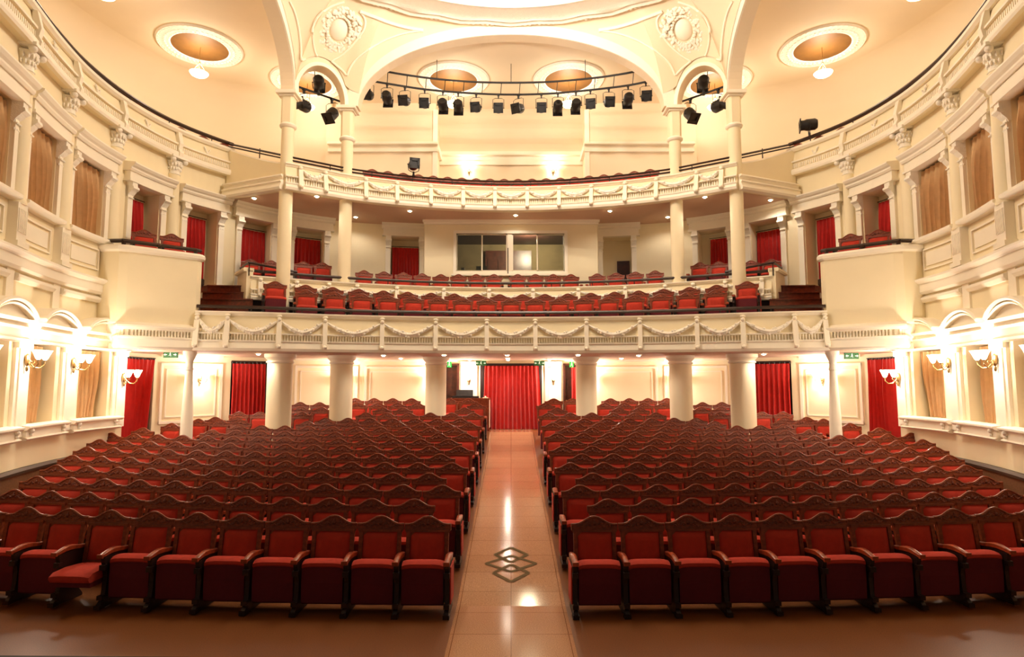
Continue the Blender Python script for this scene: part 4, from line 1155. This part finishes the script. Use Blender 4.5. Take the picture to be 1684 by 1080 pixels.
# seats behind the second parapet
cnt = 0
for grp, xs_, y_, z_ in (('left of the control room', [-4.28,-3.74,-3.20,-2.66], None, 4.95), ('below the control room glass, left half', [-2.14,-1.6,-1.06,-.52], 18.2, 4.90),
                         ('below the control room glass, right half', [.2,.74,1.28,1.82], 18.2, 4.90), ('right of the control room', [2.58,3.12,3.66,4.2], None, 4.95)):
    for i, x in enumerate(xs_):
        y = y_ or par2(x)+.78
        place(protoNe if i == 3 else protoN, x, y, 4.95, 0 if y_ else -math.atan(.089*x), f'wooden-backed seat behind the second rail, {ORD[i]} from left, {grp}', 'upper tier seats '+grp)
for side, mir in SIDES:
    q_ = [(x*mir, y) for x, y in [(-5.15,16.8),(-5.15,18.75),(-6.9,17.8),(-7.9,16.8),(-7.55,16.5),(-6.7,16.45)]]
    plan_struct(q_ if mir < 0 else q_[::-1], 4.95, 5.15, 'floor_box_'+side, M['concrete'], f'low platform under the boxed seats, {side}')
    for i, (x, y, z) in enumerate(((-5.45, 17.4, 4.95), (-5.95, 17.25, 4.95), (-6.82, 17.12, 5.1), (-7.32, 16.92, 5.1))):
        place(protoN, x*mir, y, 5.15, mir*math.atan(2*1.5*abs(x)/5.9**2), f'wooden-backed seat behind the second rail, {"between the two columns" if i < 2 else "beyond the outer column"}, {"inner" if i%2 == 0 else "outer"} one, {side}', f'boxed seats {side}')
    for i, (x, y) in enumerate(((-8.55, 13.95), (-8.12, 14.35))):
        place(protoN, x*mir, y, 5.24, mir*.7, f'wooden-backed red seat in the {side} side box, {["nearest the wall","nearest the red curtain"][i]}', f'side box seats {side}')
# the seats farthest back, too many to tell apart, as one mass of the same shape
for i in range(26):
    x = -5.6+11.2*(i+.5)/26
    if any(abs(x-c) < .5 for c in (-4.67, 4.67)) or abs(x) > 5.3: continue
    stuff.append((x, galy(x)+.62, 8.0, -math.atan(.1*x), 1.0))
for k_, mir in (('left', 1), ('right', -1)):
    for i in range(7):
        p = W.pt(S0+.3+i*.62, -.45, 0, mir)
        if abs(p.x) > 7.9: stuff.append((p.x, p.y, 8.6, mir*.9, 1.0))
def merged(name, proto, places, label):
    import numpy as np
    V = []; F = []; MI = []; mats = []; off = 0; names = [o for o in proto.children_recursive if o.type == 'MESH']
    for x, y, z, rz, sc in places:
        c, s_ = math.cos(rz), math.sin(rz)
        for o in names:
            me = o.data; m = me.materials[0]
            if m not in mats: mats.append(m)
            V += [(v.co.x*c-v.co.y*s_+x, v.co.x*s_+v.co.y*c+y, v.co.z+z) for v in me.vertices]
            F += [[i+off for i in p.vertices] for p in me.polygons]; MI += [mats.index(m)]*len(me.polygons); off += len(me.vertices)
    me = bpy.data.meshes.new(name); me.from_pydata(V, [], F)
    for m in mats: me.materials.append(m)
    me.polygons.foreach_set('material_index', MI)
    o = bpy.data.objects.new(name, me); COL.objects.link(o); return tag(o, label, 'seats', kind='stuff')
merged('rear_theatre_seats', protoL, stuff, 'mass of red and mahogany seats in the farthest stalls rows and upper gallery')
for p_ in (protoL, protoLa, protoLe, protoR, protoRa, protoRe, protoD, protoN, protoNe):
    for c in list(p_.children_recursive)+[p_]: bpy.data.objects.remove(c)

# ================================================================== lamps on the walls
def petal_shade(mb, T, r=.055, h=.11):
    n = 16; vs = []; prof = [(.018,0),(.035,.02),(.05,.06),(r,.085),(r*1.35,h)]
    for j, (q, z) in enumerate(prof):
        for i in range(n):
            a = 2*PI*i/n; w = 1+(.14 if j == 4 else .05)*math.cos(a*6); vs.append(T @ Vector((q*w*math.cos(a), q*w*math.sin(a), z)))
    mb.add(vs, [(j*n+i, j*n+(i+1) % n, (j+1)*n+(i+1) % n, (j+1)*n+i) for j in range(4) for i in range(n)])
def sconce(p, d, label, power, arms=2, cat='wall lamp', group=None):
    """p: point on the wall, d: unit vector out of the wall"""
    ang = math.atan2(d.y, d.x); r = thing('wall_lamp', label, cat, p, ang, group)
    k = MB(); k.ball((.02,0,0), .03, .05, .09, n=10, m=6); k.ball((.02,0,-.12), .02, .02, .04); k.build('backplate', M['brass'], r, smooth=True)
    offs = (-.11, .11) if arms == 2 else (0,)
    for o in offs:
        k = MB(); k.tube([(.03,0,-.02),(.08,o*.5,-.10),(.14,o*.85,-.11),(.19,o,-.06),(.19,o,-.01)], .009, 6)
        k.tube([(.06,o*.3,-.07),(.09,o*.5,-.03),(.075,o*.6,.0),(.055,o*.5,-.02)], .006, 5); k.ball((.19,o,-.005), .022, .022, .012); ar = k.build('arm', M['brass'], r, smooth=True)
        k = MB(); petal_shade(k, Matrix.Translation((.19, o, 0)), .06, .13); k.ball((.19,o,.06), .03, .03, .045); k.build('lamp_shade', M['glow'], r, smooth=True)
    L = point('sconce_light', (.26, 0, .12), power, .07, r)
    if arms == 2 and 'twin' in label: r.scale = (1.25, 1.25, 1.3)
    return r
for side, mir in SIDES:
    for i, c in enumerate(GPIL[1:]):
        s = S0+c+(0 if i < 3 else -.02); p = W.pt(s, .09, 3.10 if i < 3 else 2.82, mir); q = W.pt(s, .6, 3.1 if i < 3 else 2.82, mir); d = (q-p).normalized()
        sconce(p, d, f'glowing twin-arm wall lamp on the {["second","third","fourth"][i] if i < 3 else "last"} pilaster of the {side} ground-floor wall', LP['sconce'], group=f'twin wall lamps {side}')
    for j, (t, z, nm) in enumerate(((3.15, 2.82, 'in the framed panel behind the slim column'), (gs(-5.3), 2.82, 'behind the middle thick column'), (gs(-2.62), 2.82, 'behind the inner thick column'), (G.L-1.39, 2.78, 'on the pilaster beside the centre curtain'))):
        p = G.pt(t, .06 if j < 3 else .1, z, mir); q = G.pt(t, .6, z, mir); d = (q-p).normalized()
        sconce(p, d, f'small glowing wall lamp {nm}, {side}', LP['rear'], 2 if j < 3 else 1, group=f'rear wall lamps {side}')
    sconce(Vector((-1.58*mir, 22.28, 10.62)), Vector((0,-1,0)), f'bright wall lamp high on the recessed rear wall of the gallery, {side} one', LP['galw']*1.6, 2)
    point('cove_light', (-5*mir, 20.4, 8.9), LP['cove']*1.2, .3)
# ------------------------------------------------------------------ recessed downlights
def downlight(x, y, z, power, label, group, r=.062):
    o = thing('downlight', label, 'downlight', (x, y, z), group=group)
    k = MB(); k.lathe([(r,-.0),(r*1.5,-.0),(r*1.5,-.012),(r,-.02)], n=16); k.build('trim_ring', M['upvc'], o)
    k = MB(); k.ball((0,0,-.012), r*.95, r*.95, .035, n=12, m=6); k.build('lamp', M['dl'], o)
    point('downlight_light', (0, 0, -.05), power, .04, o, spot=math.radians(150))
dl = [(-.1,15.95),(-1.75,15.9),(1.75,15.9),(-3.4,16.2),(3.4,16.2),(-.1,18.0),(-3.3,18.2),(3.3,18.2),(-.1,19.3),(-5.0,17.8),(5.0,17.8),(-6.4,15.4),(6.4,15.4),(1.2,19.2),(-1.3,19.2)]
for i, (x, y) in enumerate(dl):
    downlight(x, y, 3.44, LP['under'], 'small bright downlight in the low ceiling under the circle', 'downlights under the circle')
def Dz(py, z): return (z-2.7)/math.tan(math.atan((540-py)/1000)+PITCH)
def at_z(px, py, z):
    D = Dz(py, z); te = (z-2.7)/D; t = D*(math.cos(PITCH)+te*math.sin(PITCH)); return (px-840.5)/1000*t, D
for px, py in ((418,325),(521,322),(585,356),(674,346),(848,353),(1003,346),(1098,356),(1159,323),(1267,328)):
    x, y = at_z(px, py, 7.8)
    downlight(x, y, 7.8, LP['gal'], 'small bright downlight under the upper gallery', 'downlights under the gallery')
# ------------------------------------------------------------------ ceiling medallions with pendants
for i, (x, y) in enumerate(med):
    nm = ['over the left side gallery','over the right side gallery','behind the lighting bar, left','behind the lighting bar, right','seen through the left small arch','seen through the right small arch','over the front left gallery','over the front right gallery'][i]
    root = thing('ceiling_medallion', f'round plaster medallion with gold dish {nm}', 'medallion', (x, y, ZC), group='ceiling medallions')
    k = MB(); k.lathe([(.76,.02),(.78,-.05),(.84,-.06),(.88,-.04),(1.0,-.06),(1.08,-.03),(1.14,-.05),(1.18,0)], n=64); rnd = random.Random(i)
    for j in range(48):
        a = 2*PI*j/48; k.ball((.94*math.cos(a), .94*math.sin(a), -.05), .05, .05, .03, n=6, m=3)
        k.ball((.82*math.cos(a+.06), .82*math.sin(a+.06), -.05), .035, .035, .025, n=5, m=3)
        k.ball((1.09*math.cos(a+.06), 1.09*math.sin(a+.06), -.03), .045, .045, .03, n=5, m=3)
    k.build('plaster_ring', M['orn'], root, smooth=True)
    k = MB(); k.lathe([(.785,-.04),(.785,.12),(.73,.14),(.68,.20),(.5,.24),(.2,.25)], n=48)
    o = k.build('gold_dish', M['gold'], root, smooth=True)
    k = MB(); k.lathe([(.27,.25),(.27,.19),(.2,.17),(.05,.165),(.0,.15)], n=32); k.build('centre_boss', M['cream2'], root, smooth=True)
    drop = .86
    r2_ = thing('pendant_lamp', f'glowing glass bowl hanging from the medallion {nm}', 'pendant lamp', (x, y, ZC), group='pendant bowls')
    k = MB(); k.lathe([(.008,.2),(.008,-drop+.12)], n=6); k.ball((0,0,-drop+.33), .03, n=8, m=5); k.build('rod', M['brass'], r2_)
    k = MB(); k.lathe([(.01,-.09),(.14,-.075),(.22,-.03),(.26,.03),(.25,.035),(.0,.0)], n=28); o = k.build('glass_bowl', M['glow'], r2_, smooth=True); o.location = (0, 0, -drop)
    k = MB()
    for j in range(3):
        a = 2*PI*j/3+.4; k.tube([(0,0,-drop+.33),(.24*math.cos(a),.24*math.sin(a),-drop+.03)], .004, 4)
    k.build('chain', M['brass'], r2_)
    point('pendant_light', (0, 0, -drop+.22), LP['pend'], .12, r2_)
# ------------------------------------------------------------------ central chandelier (above the frame)
root = thing('chandelier', 'large central chandelier of glowing bowls hanging in the oval dome', 'chandelier', (0, 12.4, 11.5))
k = MB(); k.lathe([(.02,2.5),(.02,.2),(.12,.1),(.2,-.1),(.1,-.25),(.02,-.3)], n=16); k.build('stem', M['brass'], root, smooth=True)
for j in range(8):
    a = 2*PI*j/8; k = MB(); k.tube([(0,0,-.1),(.35*math.cos(a),.35*math.sin(a),-.2),(.7*math.cos(a),.7*math.sin(a),0)], .02, 6); ar = k.build('arm', M['brass'], root)
    k = MB(); k.ball((.7*math.cos(a),.7*math.sin(a),.1), .12, n=12, m=8); k.build('glass_globe', M['glow'], root, smooth=True)
for j in range(10):  # invented globes above the frame, added to brighten the plaster ring
    a = 2*PI*(j+.5)/10; x, y = E_A*.58*math.cos(a), E_B*.58*math.sin(a)
    q = thing('ring_fill_lamp', 'added glass globe under the dome rim, there to brighten the carved ring', 'lamp', (x, E_CY+y, 12.62), group='added fill globes around the dome rim')
    k = MB(); k.lathe([(.01,0),(.01,1.0)], n=6); k.build('rod', M['brass'], q)
    k = MB(); k.ball((0,0,0), .09, n=12, m=8); k.build('glass_globe', M['glow'], q, smooth=True)
    point('ring_fill_light', (0, 0, -.12), 20, .05, q)
for a in (0, 1, 2, 3):
    point('chandelier_light', (.95*math.cos(PI/2*a+.7), .95*math.sin(PI/2*a+.7), .1), LP['chand']/4, .15, root)
# ================================================================== stage lighting on curved bars
def spotlight(p, rz, tilt, label, group, face=True, sc=1.0, hang=True, name='stage_spotlight'):
    r = thing(name, label, 'spotlight', p, rz, group); r.scale = (sc, sc, sc)
    # origin at the clamp on the bar; body .3 below
    if hang:
        k = MB(); k.box(-.02,.02,-.03,.03,-.10,.03); k.box(-.035,.035,-.035,.035,-.02,.02); k.build('clamp', M['black'], r)
        k = MB(); k.tube([(-.17,0,-.42),(-.175,0,-.14),(-.10,0,-.10),(.10,0,-.10),(.175,0,-.14),(.17,0,-.42)], .009, 4); k.build('yoke', M['black'], r)
        cz = -.42
    else:
        k = MB(); k.tube([(-.17,0,.30),(-.15,0,.12),(-.06,0,.07),(.06,0,.07),(.15,0,.12),(.17,0,.30)], .012, 5); k.build('yoke', M['black'], r)
        k = MB(); k.lathe([(.05,-.05),(.03,.0),(.03,.08)], n=8); k.build('stand', M['black'], r); cz = .30
    b = bpy.data.objects.new('body_pivot', None)
    T = Matrix.Translation((0,0,cz)) @ Matrix.Rotation(tilt, 4, 'X') @ (Matrix.Identity(4) if face else Matrix.Rotation(PI, 4, 'Z'))
    R = Matrix.Rotation(PI/2, 4, 'X')
    k = MB(); k.lathe([(.11,-.20),(.15,-.14),(.15,.06),(.13,.12),(.13,.20),(.10,.20)], n=20, T=T @ R)
    k.box(-.05,.05,.1,.2,-.04,.06, T); k.tube([T @ Vector((-.19,0,0)), T @ Vector((.19,0,0))], .012, 5)
    bd = k.build('lamp_body', M['black'], r, smooth=True)
    k = MB()
    for q in ((-.15,.15,-.23,-.205,.06,.145),(-.15,.15,-.23,-.205,-.16,-.075),(-.15,-.08,-.23,-.205,-.16,.145),(.08,.15,-.23,-.205,-.16,.145)): k.box(*q, T)
    k.build('colour_frame', M['black'], bd)
    k = MB(); k.lathe([(.001,.19),(.095,.185)], n=20, T=T @ R); k.build('lens', M['lens'], bd)
    return r
NBAR = 40
def bar_xy(px, py, z): return at_z(px, py, z)
low = [(598,131),(640,138),(700,147),(770,153),(840,155.5),(910,153.5),(980,147),(1035,140),(1078,131)]
upp = [(622,115),(660,122),(715,129.5),(775,134.5),(840,136),(905,134.5),(965,129.5),(1015,123),(1058,115)]
ZL, ZU = 11.69, 12.06
lp = cr([bar_xy(px, py, ZL) for px, py in low], 6); up_ = cr([bar_xy(px, py, ZU) for px, py in upp], 6)
mb = MB(); mb.tube([(x, y, ZL) for x, y in lp], .032, 8)
RIG = tag(mb.build('lighting_bar', M['black'], smooth=True), 'long curved double lighting bar with rungs hanging in the rear arch', 'lighting bar')
k = MB(); k.tube([(x, y, ZU) for x, y in up_], .032, 8); k.build('upper_tube', M['black'], RIG, smooth=True)
LPc, UPc = Curve(lp), Curve(up_)
n = 14
for i in range(n):
    u = (i+.5)/n; a, b = UPc.at(UPc.L*u)[0], LPc.at(LPc.L*(.045+.91*u))[0]; k = MB(); k.tube([(a.x,a.y,ZU),(b.x,b.y,ZL)], .012, 5); k.build('rung', M['black'], RIG)
for x in (-2.3, 0.0, 2.3):
    y = UPc.at(min((UPc.L*i/200 for i in range(201)), key=lambda t: abs(UPc.at(t)[0].x-x)))[0].y; k = MB(); k.tube([(x,y,ZU),(x,y,ZC)], .01, 5); k.build('suspension_wire', M['black'], RIG)
lamps = [(606,1),(637,0),(666,1),(698,1),(728,0),(754,0),(783,1),(820,1),(853,2),(890,1),(917,0),(947,0),(971,1),(1001,1),(1033,0),(1062,1)]
names = ['leftmost','second from left','third from left','fourth from left','fifth from left','sixth from left','seventh from left','eighth, just left of centre','ninth, just right of centre','seventh from right','sixth from right','fifth from right','fourth from right','third from right','second from right','rightmost']
for i, (px, f) in enumerate(lamps):
    y0_, = (17.9,); x = (px-840.5)/1000*19.0
    t = min((LPc.L*q/400 for q in range(401)), key=lambda t: abs(LPc.at(t)[0].x-(px-840.5)/1000*(LPc.at(t)[0].y*.996+.8)))
    p = LPc.at(t)[0]
    spotlight((p.x, p.y, ZL-.03), [0, .0, -.5][f] if f != 1 else random.uniform(-.15,.15), .35 if f else -.3, f'black stage spotlight on the long curved bar, {names[i]}', 'spotlights on the long bar', face=bool(f), sc=1.0)
k = MB()
for side, mir in SIDES:
    a = at_z(486, 141, 11.0); b = at_z(560, 167, 11.0)
    mb = MB(); pa = Vector((a[0]*mir, a[1], 11.0)); pb = Vector((b[0]*mir, b[1], 11.0)); mb.tube([pa, pb], .03, 8)
    k = tag(mb.build('lighting_bar', M['black'], smooth=True), f'short lighting bar with three lamps inside the {side} small arch', 'lighting bar')
    m_ = MB(); m_.tube([pa.lerp(pb, .4), Vector((pa.lerp(pb, .4).x, pa.lerp(pb, .4).y, ZC))], .01, 5); m_.build('suspension_wire', M['black'], k)
    for j, (u, f, t, up) in enumerate(((.18, True, .1, False), (.8, True, .8, False), (.5, False, .4, True))):
        q = pa.lerp(pb, u)
        if up:
            r = spotlight((q.x, q.y, 11.02), .2*mir, -.2, f'black spotlight standing upright on the short bar in the {side} small arch', 'small arch spotlights', face=False, hang=False, sc=1.05)
        else: spotlight((q.x, q.y, 10.97), -.3*mir, t, f'black spotlight hanging in the {side} small arch, {"outer" if j == 0 else "inner"} one', 'small arch spotlights', sc=1.1)
x, y = -2.87, galy(2.87)+.05
r = spotlight((x, y, 8.80), .3, .1, 'black follow spotlight standing on the gallery parapet, left of centre', None, hang=False, sc=1.0)
p = W.pt(S0+3.35, .0, 9.5, -1)
r = spotlight(tuple(p), -1.9, .0, 'long black spotlight clamped on the right side gallery rail', None, hang=False, sc=1.05)
# ================================================================== exit signs
def man(mb, x, y, z, s, f=1):
    mb.box(x-.12*s*f if f > 0 else x+.12*s*f, x+.12*s, y, y+.004, z-.02*s, z+.03*s)
    mb.lathe([(.001,0),(.06*s,0)], n=10, T=Matrix.Translation((x+.02*s*f, y, z+.32*s)) @ Matrix.Rotation(PI/2, 4, 'X'))
    for a, b, w in (((0,.24),(0,.02),.05),((0,.02),(.12,-.12),.03),((.12,-.12),(.1,-.28),.028),((0,.02),(-.08,-.12),.03),((-.08,-.12),(-.22,-.14),.028),((0,.2),(.13,.1),.022),((0,.2),(-.12,.1),.022)):
        mb.tube([(x+a[0]*s*f, y, z+a[1]*s), (x+b[0]*s*f, y, z+b[1]*s)], w*s, 4)
def arrow(mb, x, y, z, s, d):
    mb.box(x-.14*s, x+.14*s, y-.004, y, z-.035*s, z+.035*s)
    mb.add([(x+d*.22*s,y-.004,z),(x+d*.04*s,y-.004,z+.14*s),(x+d*.04*s,y-.004,z-.14*s)], [(0,1,2)])
def exit_sign(px, py, y, label, kind):
    te = math.tan(math.atan((540-py)/1000)+PITCH); t = y*(math.cos(PITCH)+te*math.sin(PITCH)); x = (px-840.5)/1000*t; z = 2.7+y*te
    r = thing('exit_sign', label, 'exit sign', (x, y, z)); w = .17; h = .075
    k = MB(); k.box(-w,w,0,.05,-h,h); k.build('sign_box', M['green'], r)
    k = MB()
    arrow(k, -.11, -.002, 0, .22, -1); man(k, 0, -.006, 0, .16); arrow(k, .11, -.002, 0, .22, 1)
    k.build('pictogram', M['white'], r)
    k = MB(); k.lathe([(.006,h),(.006,3.44-z if z < 3.4 else .1)], n=5, cy=.02); k.build('hanger', M['black'], r)
    return r
exit_sign(791, 597, 19.7, 'small green exit sign with arrows above the left of the centre curtain', 0)
exit_sign(887, 597, 19.7, 'small green exit sign with arrows above the right of the centre curtain', 0)
exit_sign(280, 583, 14.9, 'dark green exit sign beside the left exit curtain', 0)
exit_sign(1401, 585, 14.9, 'dark green exit sign beside the right exit curtain', 0)
for px, lab in ((738, 'left'), (941, 'right')):
    y = 19.6; x = (px-840.5)/1000*(y*.99); r = thing('exit_sign', f'bright green running-man sign above the {lab} brown door', 'exit sign', (x, y, 3.28))
    k = MB(); k.box(-.07,.07,0,.04,-.09,.09); k.build('sign_box', M['greenlit'], r)
    k = MB(); man(k, 0, -.006, -.01, .26); k.build('pictogram', M['white'], r)
# ================================================================== control desk by the aisle
fz = floorz(19.2)
root = thing('console_desk', 'dark wooden sound desk at the rear left of the aisle', 'desk', (-1.30, 19.6, fz))
k = MB(); k.box(-.62,.62,-.28,.28,.98,1.03); k.box(-.60,-.56,-.26,.26,0,.98); k.box(.56,.60,-.26,.26,0,.98); k.box(-.56,.56,-.26,-.23,.2,.98); k.build('desk_body', M['wood'], root)
k = MB(); k.box(.605,.62,-.27,.27,.1,.98); k.build('metal_edge', M['upvc'], root)
k = MB(); k.box(-.42,.42,-.2,.18,0,.06); tag(k.build('mixer', M['black']), 'flat black mixer lying on the sound desk', 'mixer').location = (-1.45, 19.6, fz+1.03)
k = MB(); k.box(-.27,.27,.0,.02,.0,.2, Matrix.Rotation(-.25, 4, 'X')); k.box(-.27,.27,-.28,.0,0,.015); tag(k.build('laptop', M['black']), 'open black laptop on top of the sound desk', 'laptop').location = (-1.5, 19.7, fz+1.095)
k = MB(); k.box(-.08,.08,-.12,.12,0,.02); k.ball((0,0,.035), .03); tag(k.build('paper_stack', M['upvc']), 'small pale papers at the aisle end of the sound desk', 'papers').location = (-.82, 19.55, fz+1.03)
# ================================================================== ornament on the coved ceiling
from mathutils.bvhtree import BVHTree
BV = BVHTree.FromPolygons([v.co for v in PEND.data.vertices], [tuple(p.vertices) for p in PEND.data.polygons])
RC = Matrix.Rotation(PI/2+PITCH, 4, 'X')
def surf(px, py):
    """point of the coved surface seen in a given direction from the stage, and its normal"""
    d = (RC @ Vector(((px-840.5)/1000, (540-py)/1000, -1, 0))).xyz.normalized()
    o = Vector((0, 0, 2.7)); h = BV.ray_cast(o, d)
    if h[0] is None: return None, None
    n = h[1] if h[1].dot(d) < 0 else -h[1]
    return h[0], n
for side, mir in SIDES:
    def mp(px): return px if mir > 0 else 1681-px
    def trace(pts, n=8):
        out = []
        for x, y in cr(pts, n):
            p, nn = surf(mp(x), y)
            if p is not None: out.append(p+nn*.012)
        return out
    c, nz = surf(mp(557), 49)
    up = Vector((0, 0, 1)); uy = (up-nz*up.dot(nz)).normalized(); ux = uy.cross(nz).normalized()
    rot = Matrix.Rotation(-.2*mir, 3, nz); ux = rot @ ux; uy = rot @ uy
    T = Matrix(((ux.x, uy.x, nz.x, c.x), (ux.y, uy.y, nz.y, c.y), (ux.z, uy.z, nz.z, c.z), (0,0,0,1)))
    root = thing('cartouche', f'white carved plaster cartouche in the {side} corner of the coved ceiling', 'cartouche'); root['kind'] = 'structure'
    k = MB(); k.ball((0,0,0), .24, .30, .12, n=20, m=10, T=T); k.build('shield', M['trim'], root, smooth=True)
    k = MB(); rnd = random.Random(5)
    def bl(x, y, z, rx, ry, rz_): k.ball((0,0,0), rx, ry, rz_, n=7, m=4, T=T @ Matrix.Translation((x, y, z)) @ Matrix.Rotation(rnd.uniform(0, 3), 4, 'Z'))
    for i in range(26):
        q = 2*PI*i/26; bl(.30*math.cos(q), .37*math.sin(q), .06, .06, .045, .05)
    for i in range(80):
        q = rnd.uniform(.1, PI-.1); rr = rnd.uniform(.40, .60); bl(rr*math.cos(q), rr*math.sin(q)*1.1, .06+rnd.uniform(0,.05), rnd.uniform(.04,.09), .05, .06)
    for i in range(56):
        q = rnd.uniform(-PI+.6, -.6); rr = rnd.uniform(.40, .76); bl(rr*math.cos(q)*.66, rr*math.sin(q), .05, rnd.uniform(.04,.08), .045, .05)
    for sx in (-1, 1):
        for i in range(12): bl(sx*(.38+.06*math.sin(i*1.7)), -.3+.06*i, .06, .07, .05, .05)
    k.build('carved_scrolls', M['orn'], root, smooth=True)
    mb = MB()
    for pts, r in (([(566,3),(545,10),(528,22),(518,36),(514,52),(515,72),(520,90),(526,94)], .03), ([(496,99),(510,95),(526,94)], .03), ([(476,2),(483,16),(489,36),(493,60),(495,80),(496,99)], .028),
                   ([(592,19),(600,31),(600,44),(594,56),(580,74),(563,90),(545,101)], .03), ([(545,101),(554,108),(563,116),(570,124)], .03),
                   ([(592,19),(616,28),(640,37),(668,45),(696,50)], .05), ([(696,50),(668,54),(640,63),(618,74),(600,86),(586,98),(577,110),(571,124)], .03)):
        t = trace(pts)
        if len(t) > 3: mb.tube(t, r, 6)
    tag(mb.build(f'trim_{12 if mir > 0 else 13}', M['trim'], smooth=True), f'raised curved panel mouldings on the {side} part of the coved ceiling', 'moulding', kind='structure')
